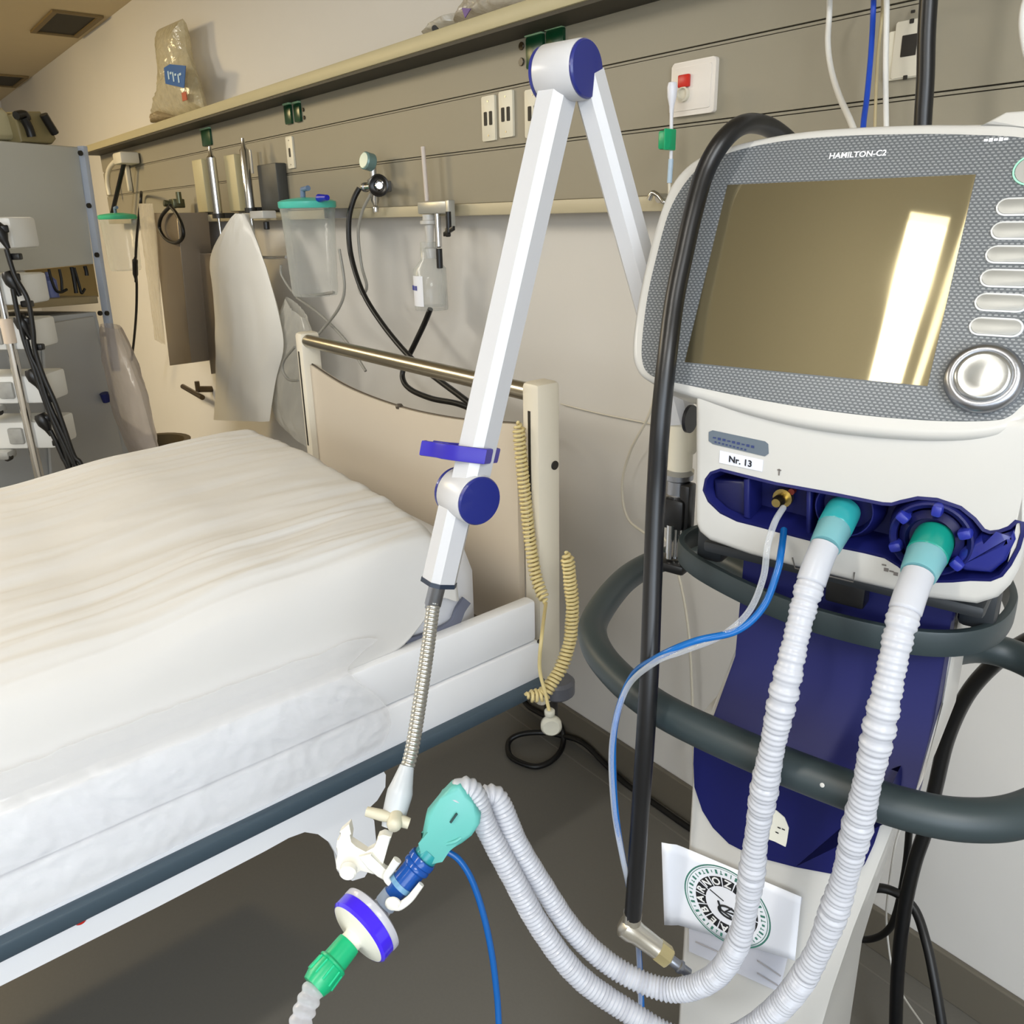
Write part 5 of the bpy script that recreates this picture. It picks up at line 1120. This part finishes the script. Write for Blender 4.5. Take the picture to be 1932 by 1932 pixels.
for x, y in ((150, 289), (166, 388), (181, 481), (200, 591), (187, 591), (194, 631)):
    b = NB(); cyl(b, PR(x, y, .028), rn, .009, .008, 10); obj('bolt', b, DARK, pst, 40)
rslab('shelf', [(-60, 572), (60, 566), (185, 558), (187, 572), (60, 582), (-60, 590)], .40, mat('shelf_tan', (150, 136, 104), .5))
rslab('back_panel', [(-50, 520), (176, 498), (186, 560), (-50, 570)], .01, mat('back_tan', (172, 152, 104), .6), off=-.30, bev=0)
# clutter on the rack shelf
cl_ = [('bottle', (46, 545), .032, .12, (236, 232, 226), 'white bottle standing on the rack shelf beside the nearest pump'), ('bottle', (72, 545), .03, .09, (150, 190, 110), 'green capped bottle on the rack shelf'), ('bottle', (100, 548), .024, .10, (120, 130, 190), 'bluish bottle on the rack shelf behind the black leads')]
for nm, (x, y), r, h, c_, l in cl_:
    p = PR(x, 566, -.08); b = NB(); lathe(b, p, Z3, [(0, 0), (r, 0), (r, h*.7), (r*.4, h*.85), (r*.4, h), (0, h)], 18); obj(nm, b, mat('bottle_%d' % c_[0], c_, .35), smooth=40, label=l, cat='bottle')
for i, (pp, l) in enumerate(([[(92, 508), (98, 530), (106, 548), (116, 551), (126, 546)], 'leftmost'], [[(112, 508), (116, 528), (117, 548)], 'second from left'], [[(135, 504), (140, 528), (144, 553)], 'thickest'], [[(140, 505), (150, 540), (154, 553), (160, 545)], 'second from right'], [[(160, 502), (163, 512), (164, 520)], 'shortest'])):
    cable('black_lead', [PR(x, y, -.04) for x, y in pp], .007 if i in (2, 4) else .005, BLACKC, l+' black lead hanging in the gap of the rack', 'lead', 'black leads in the rack gap', 8)
# machine on the top of the rack
t = thing('bedside_device', PR(60, 268, -.15), 'pale device with black-trimmed vents on top of the equipment rack', 'device')
b = NB(); prism(b, [PR(x, y, -.05) for x, y in ((-80, 260), (-80, 190), (8, 202), (28, 222), (42, 266))], -rn*.25, bev=.02); obj('housing', b, mat('device_cream', (196, 188, 152), .5), t, 50)
b = NB(); prism(b, [PR(x, y, -.02) for x, y in ((42, 268), (28, 216), (40, 210), (78, 210), (92, 240), (108, 262), (100, 272))], -rn*.2, bev=.008); o = obj('vent_block', b, mat('vent_olive', (134, 122, 84), .5), t, 50)
for i, pp in enumerate(([(30, 218), (46, 216), (50, 226)], [(44, 222), (54, 240), (60, 258)], [(82, 216), (94, 236), (104, 252)])):
    b = NB(); tube(b, crom([PR(x, y, 0) for x, y in pp], 4), .014, 8); obj('black_trim', b, BLACK, o, 50)
# plastic sheet hanging off the rack side
bag('plastic_bag', [(196, 610), (205, 660), (216, 720), (226, 780), (240, 830), (246, 856)], [(222, 620), (240, 670), (262, 730), (276, 780), (290, 830), (300, 856)], .72, film('dusty_bag', (204, 194, 188), .62, .2, .5, 18), 'dusty clear plastic bag hanging at the right side of the equipment rack', 'plastic bag', seed=11, puff=.05)
# drip stand
pd = PD(40, 740, 2.35); b = NB()
dst = thing('drip_stand', (pd.x, pd.y, 0), 'chrome drip stand pole behind the bed carrying the infusion pumps', 'drip stand')
tube(b, [Vector((pd.x, pd.y, .1)), Vector((pd.x, pd.y, 1.16))], .0135, 16); tube(b, [Vector((pd.x, pd.y, 1.12)), Vector((pd.x, pd.y, 1.7))], .010, 16); obj('pole', b, CHROME, dst, 60)
b = NB(); tube(b, [Vector((pd.x, pd.y, 1.10)), Vector((pd.x, pd.y, 1.17))], .017, 16); obj('lock_collar', b, mat('collar_cream', (214, 196, 176), .4), dst, 40)
for k in range(5):
    a = 2*math.pi*k/5; b = NB(); e = Vector((math.cos(a), math.sin(a), 0)); tube(b, [Vector((pd.x, pd.y, .12)), Vector((pd.x, pd.y, .08))+e*.28], [.016, .011], 10); cyl(b, Vector((pd.x, pd.y, .0))+e*.28+Vector((0, -.01, .025)), YA, .025, .02, 14); obj('foot', b, mat('foot_grey', (70, 72, 74), .4), dst, 50)
pumpm = mat('pump_white', (226, 226, 222), .4); pumpg = mat('pump_grey', (168, 168, 164), .4, mott=.3, mscale=60)
def DP(x, y, off=0): return PP(x, y, pd+FH*off, FH)
ys = [(440, 'topmost'), (545, 'second from top'), (628, 'middle'), (728, 'second from bottom'), (812, 'bottom')]
for i, (y, l) in enumerate(ys):
    xc = 40+.214*(y-740); c = DP(xc, y, .07); t = thing('infusion_pump', c-Z3*.06, 'white infusion pump clamped to the drip stand, '+l+' of the five', 'infusion pump', 'infusion pumps on the drip stand')
    b = NB(); box(b, c-VRt*.02, .26, .13, .085, VRt, FH, Z3, bev=.010); obj('housing', b, pumpm, t)
    b = NB(); box(b, c-VRt*.08-FH*.07-Z3*.055, .12, .05, .028, VRt, FH, Z3, bev=.010); obj('syringe_drive', b, pumpg, t)
    for k in range(3):
        b = NB(); cyl(b, c-VRt*(.13-.05*k)-FH*.07-Z3*.062, -FH, .011, .02, 12, .002); obj('key_knob', b, DARK if k == 2 else mat('knob_pale', (190, 186, 176), .4), t, 40)
    b = NB(); box(b, c-FH*.06-Z3*.0, .045, .03, .05, VRt, FH, Z3, bev=.006); obj('pole_clamp', b, pumpg, t)
    pc_ = DP(xc+20+4*(i > 1), y-22 if i else y-8, -.03); ax_ = (VRt*.35-Z3).normalized()
    b = NB(); lathe(b, pc_+ax_*-.015, ax_, [(0, 0), (.014, .0), (.019, .01), (.019, .03), (.010, .05), (.006, .07), (0, .07)], 14); box(b, pc_+VRt*.018+ax_*.0, .012, .02, .02, bev=.003); pl_ = obj('plug', b, BLACK, t, 50, label='black plug')
    b = NB(); box(b, pc_+ax_*.078+VRt*.008, .03, .02, .018, VRt, FH, Z3, bev=.004); obj('plug_tail', b, BLACK, pl_)
leads = [[(12, 470), (28, 520), (52, 565), (62, 620), (66, 660), (82, 710), (104, 760), (122, 810), (140, 860), (160, 893)],
         [(24, 545), (33, 590), (45, 640), (62, 690), (86, 760), (112, 820), (136, 870), (152, 900)],
         [(50, 640), (58, 670), (72, 700), (92, 760), (110, 800), (128, 840), (148, 895)],
         [(78, 724), (90, 765), (102, 800), (118, 840), (138, 899)],
         [(95, 812), (104, 830), (118, 862), (134, 900)]]
for pts, (_, l) in zip(leads, ys):
    pts = [DP(x, y, -.045) for x, y in pts]; pts.append(pts[-1]+VRt*.03-Z3*.3)
    cable('pump_lead', pts, .0065, BLACKC, 'black power lead running down from the %s infusion pump' % l, 'power lead', 'black power leads of the infusion pumps', 8)
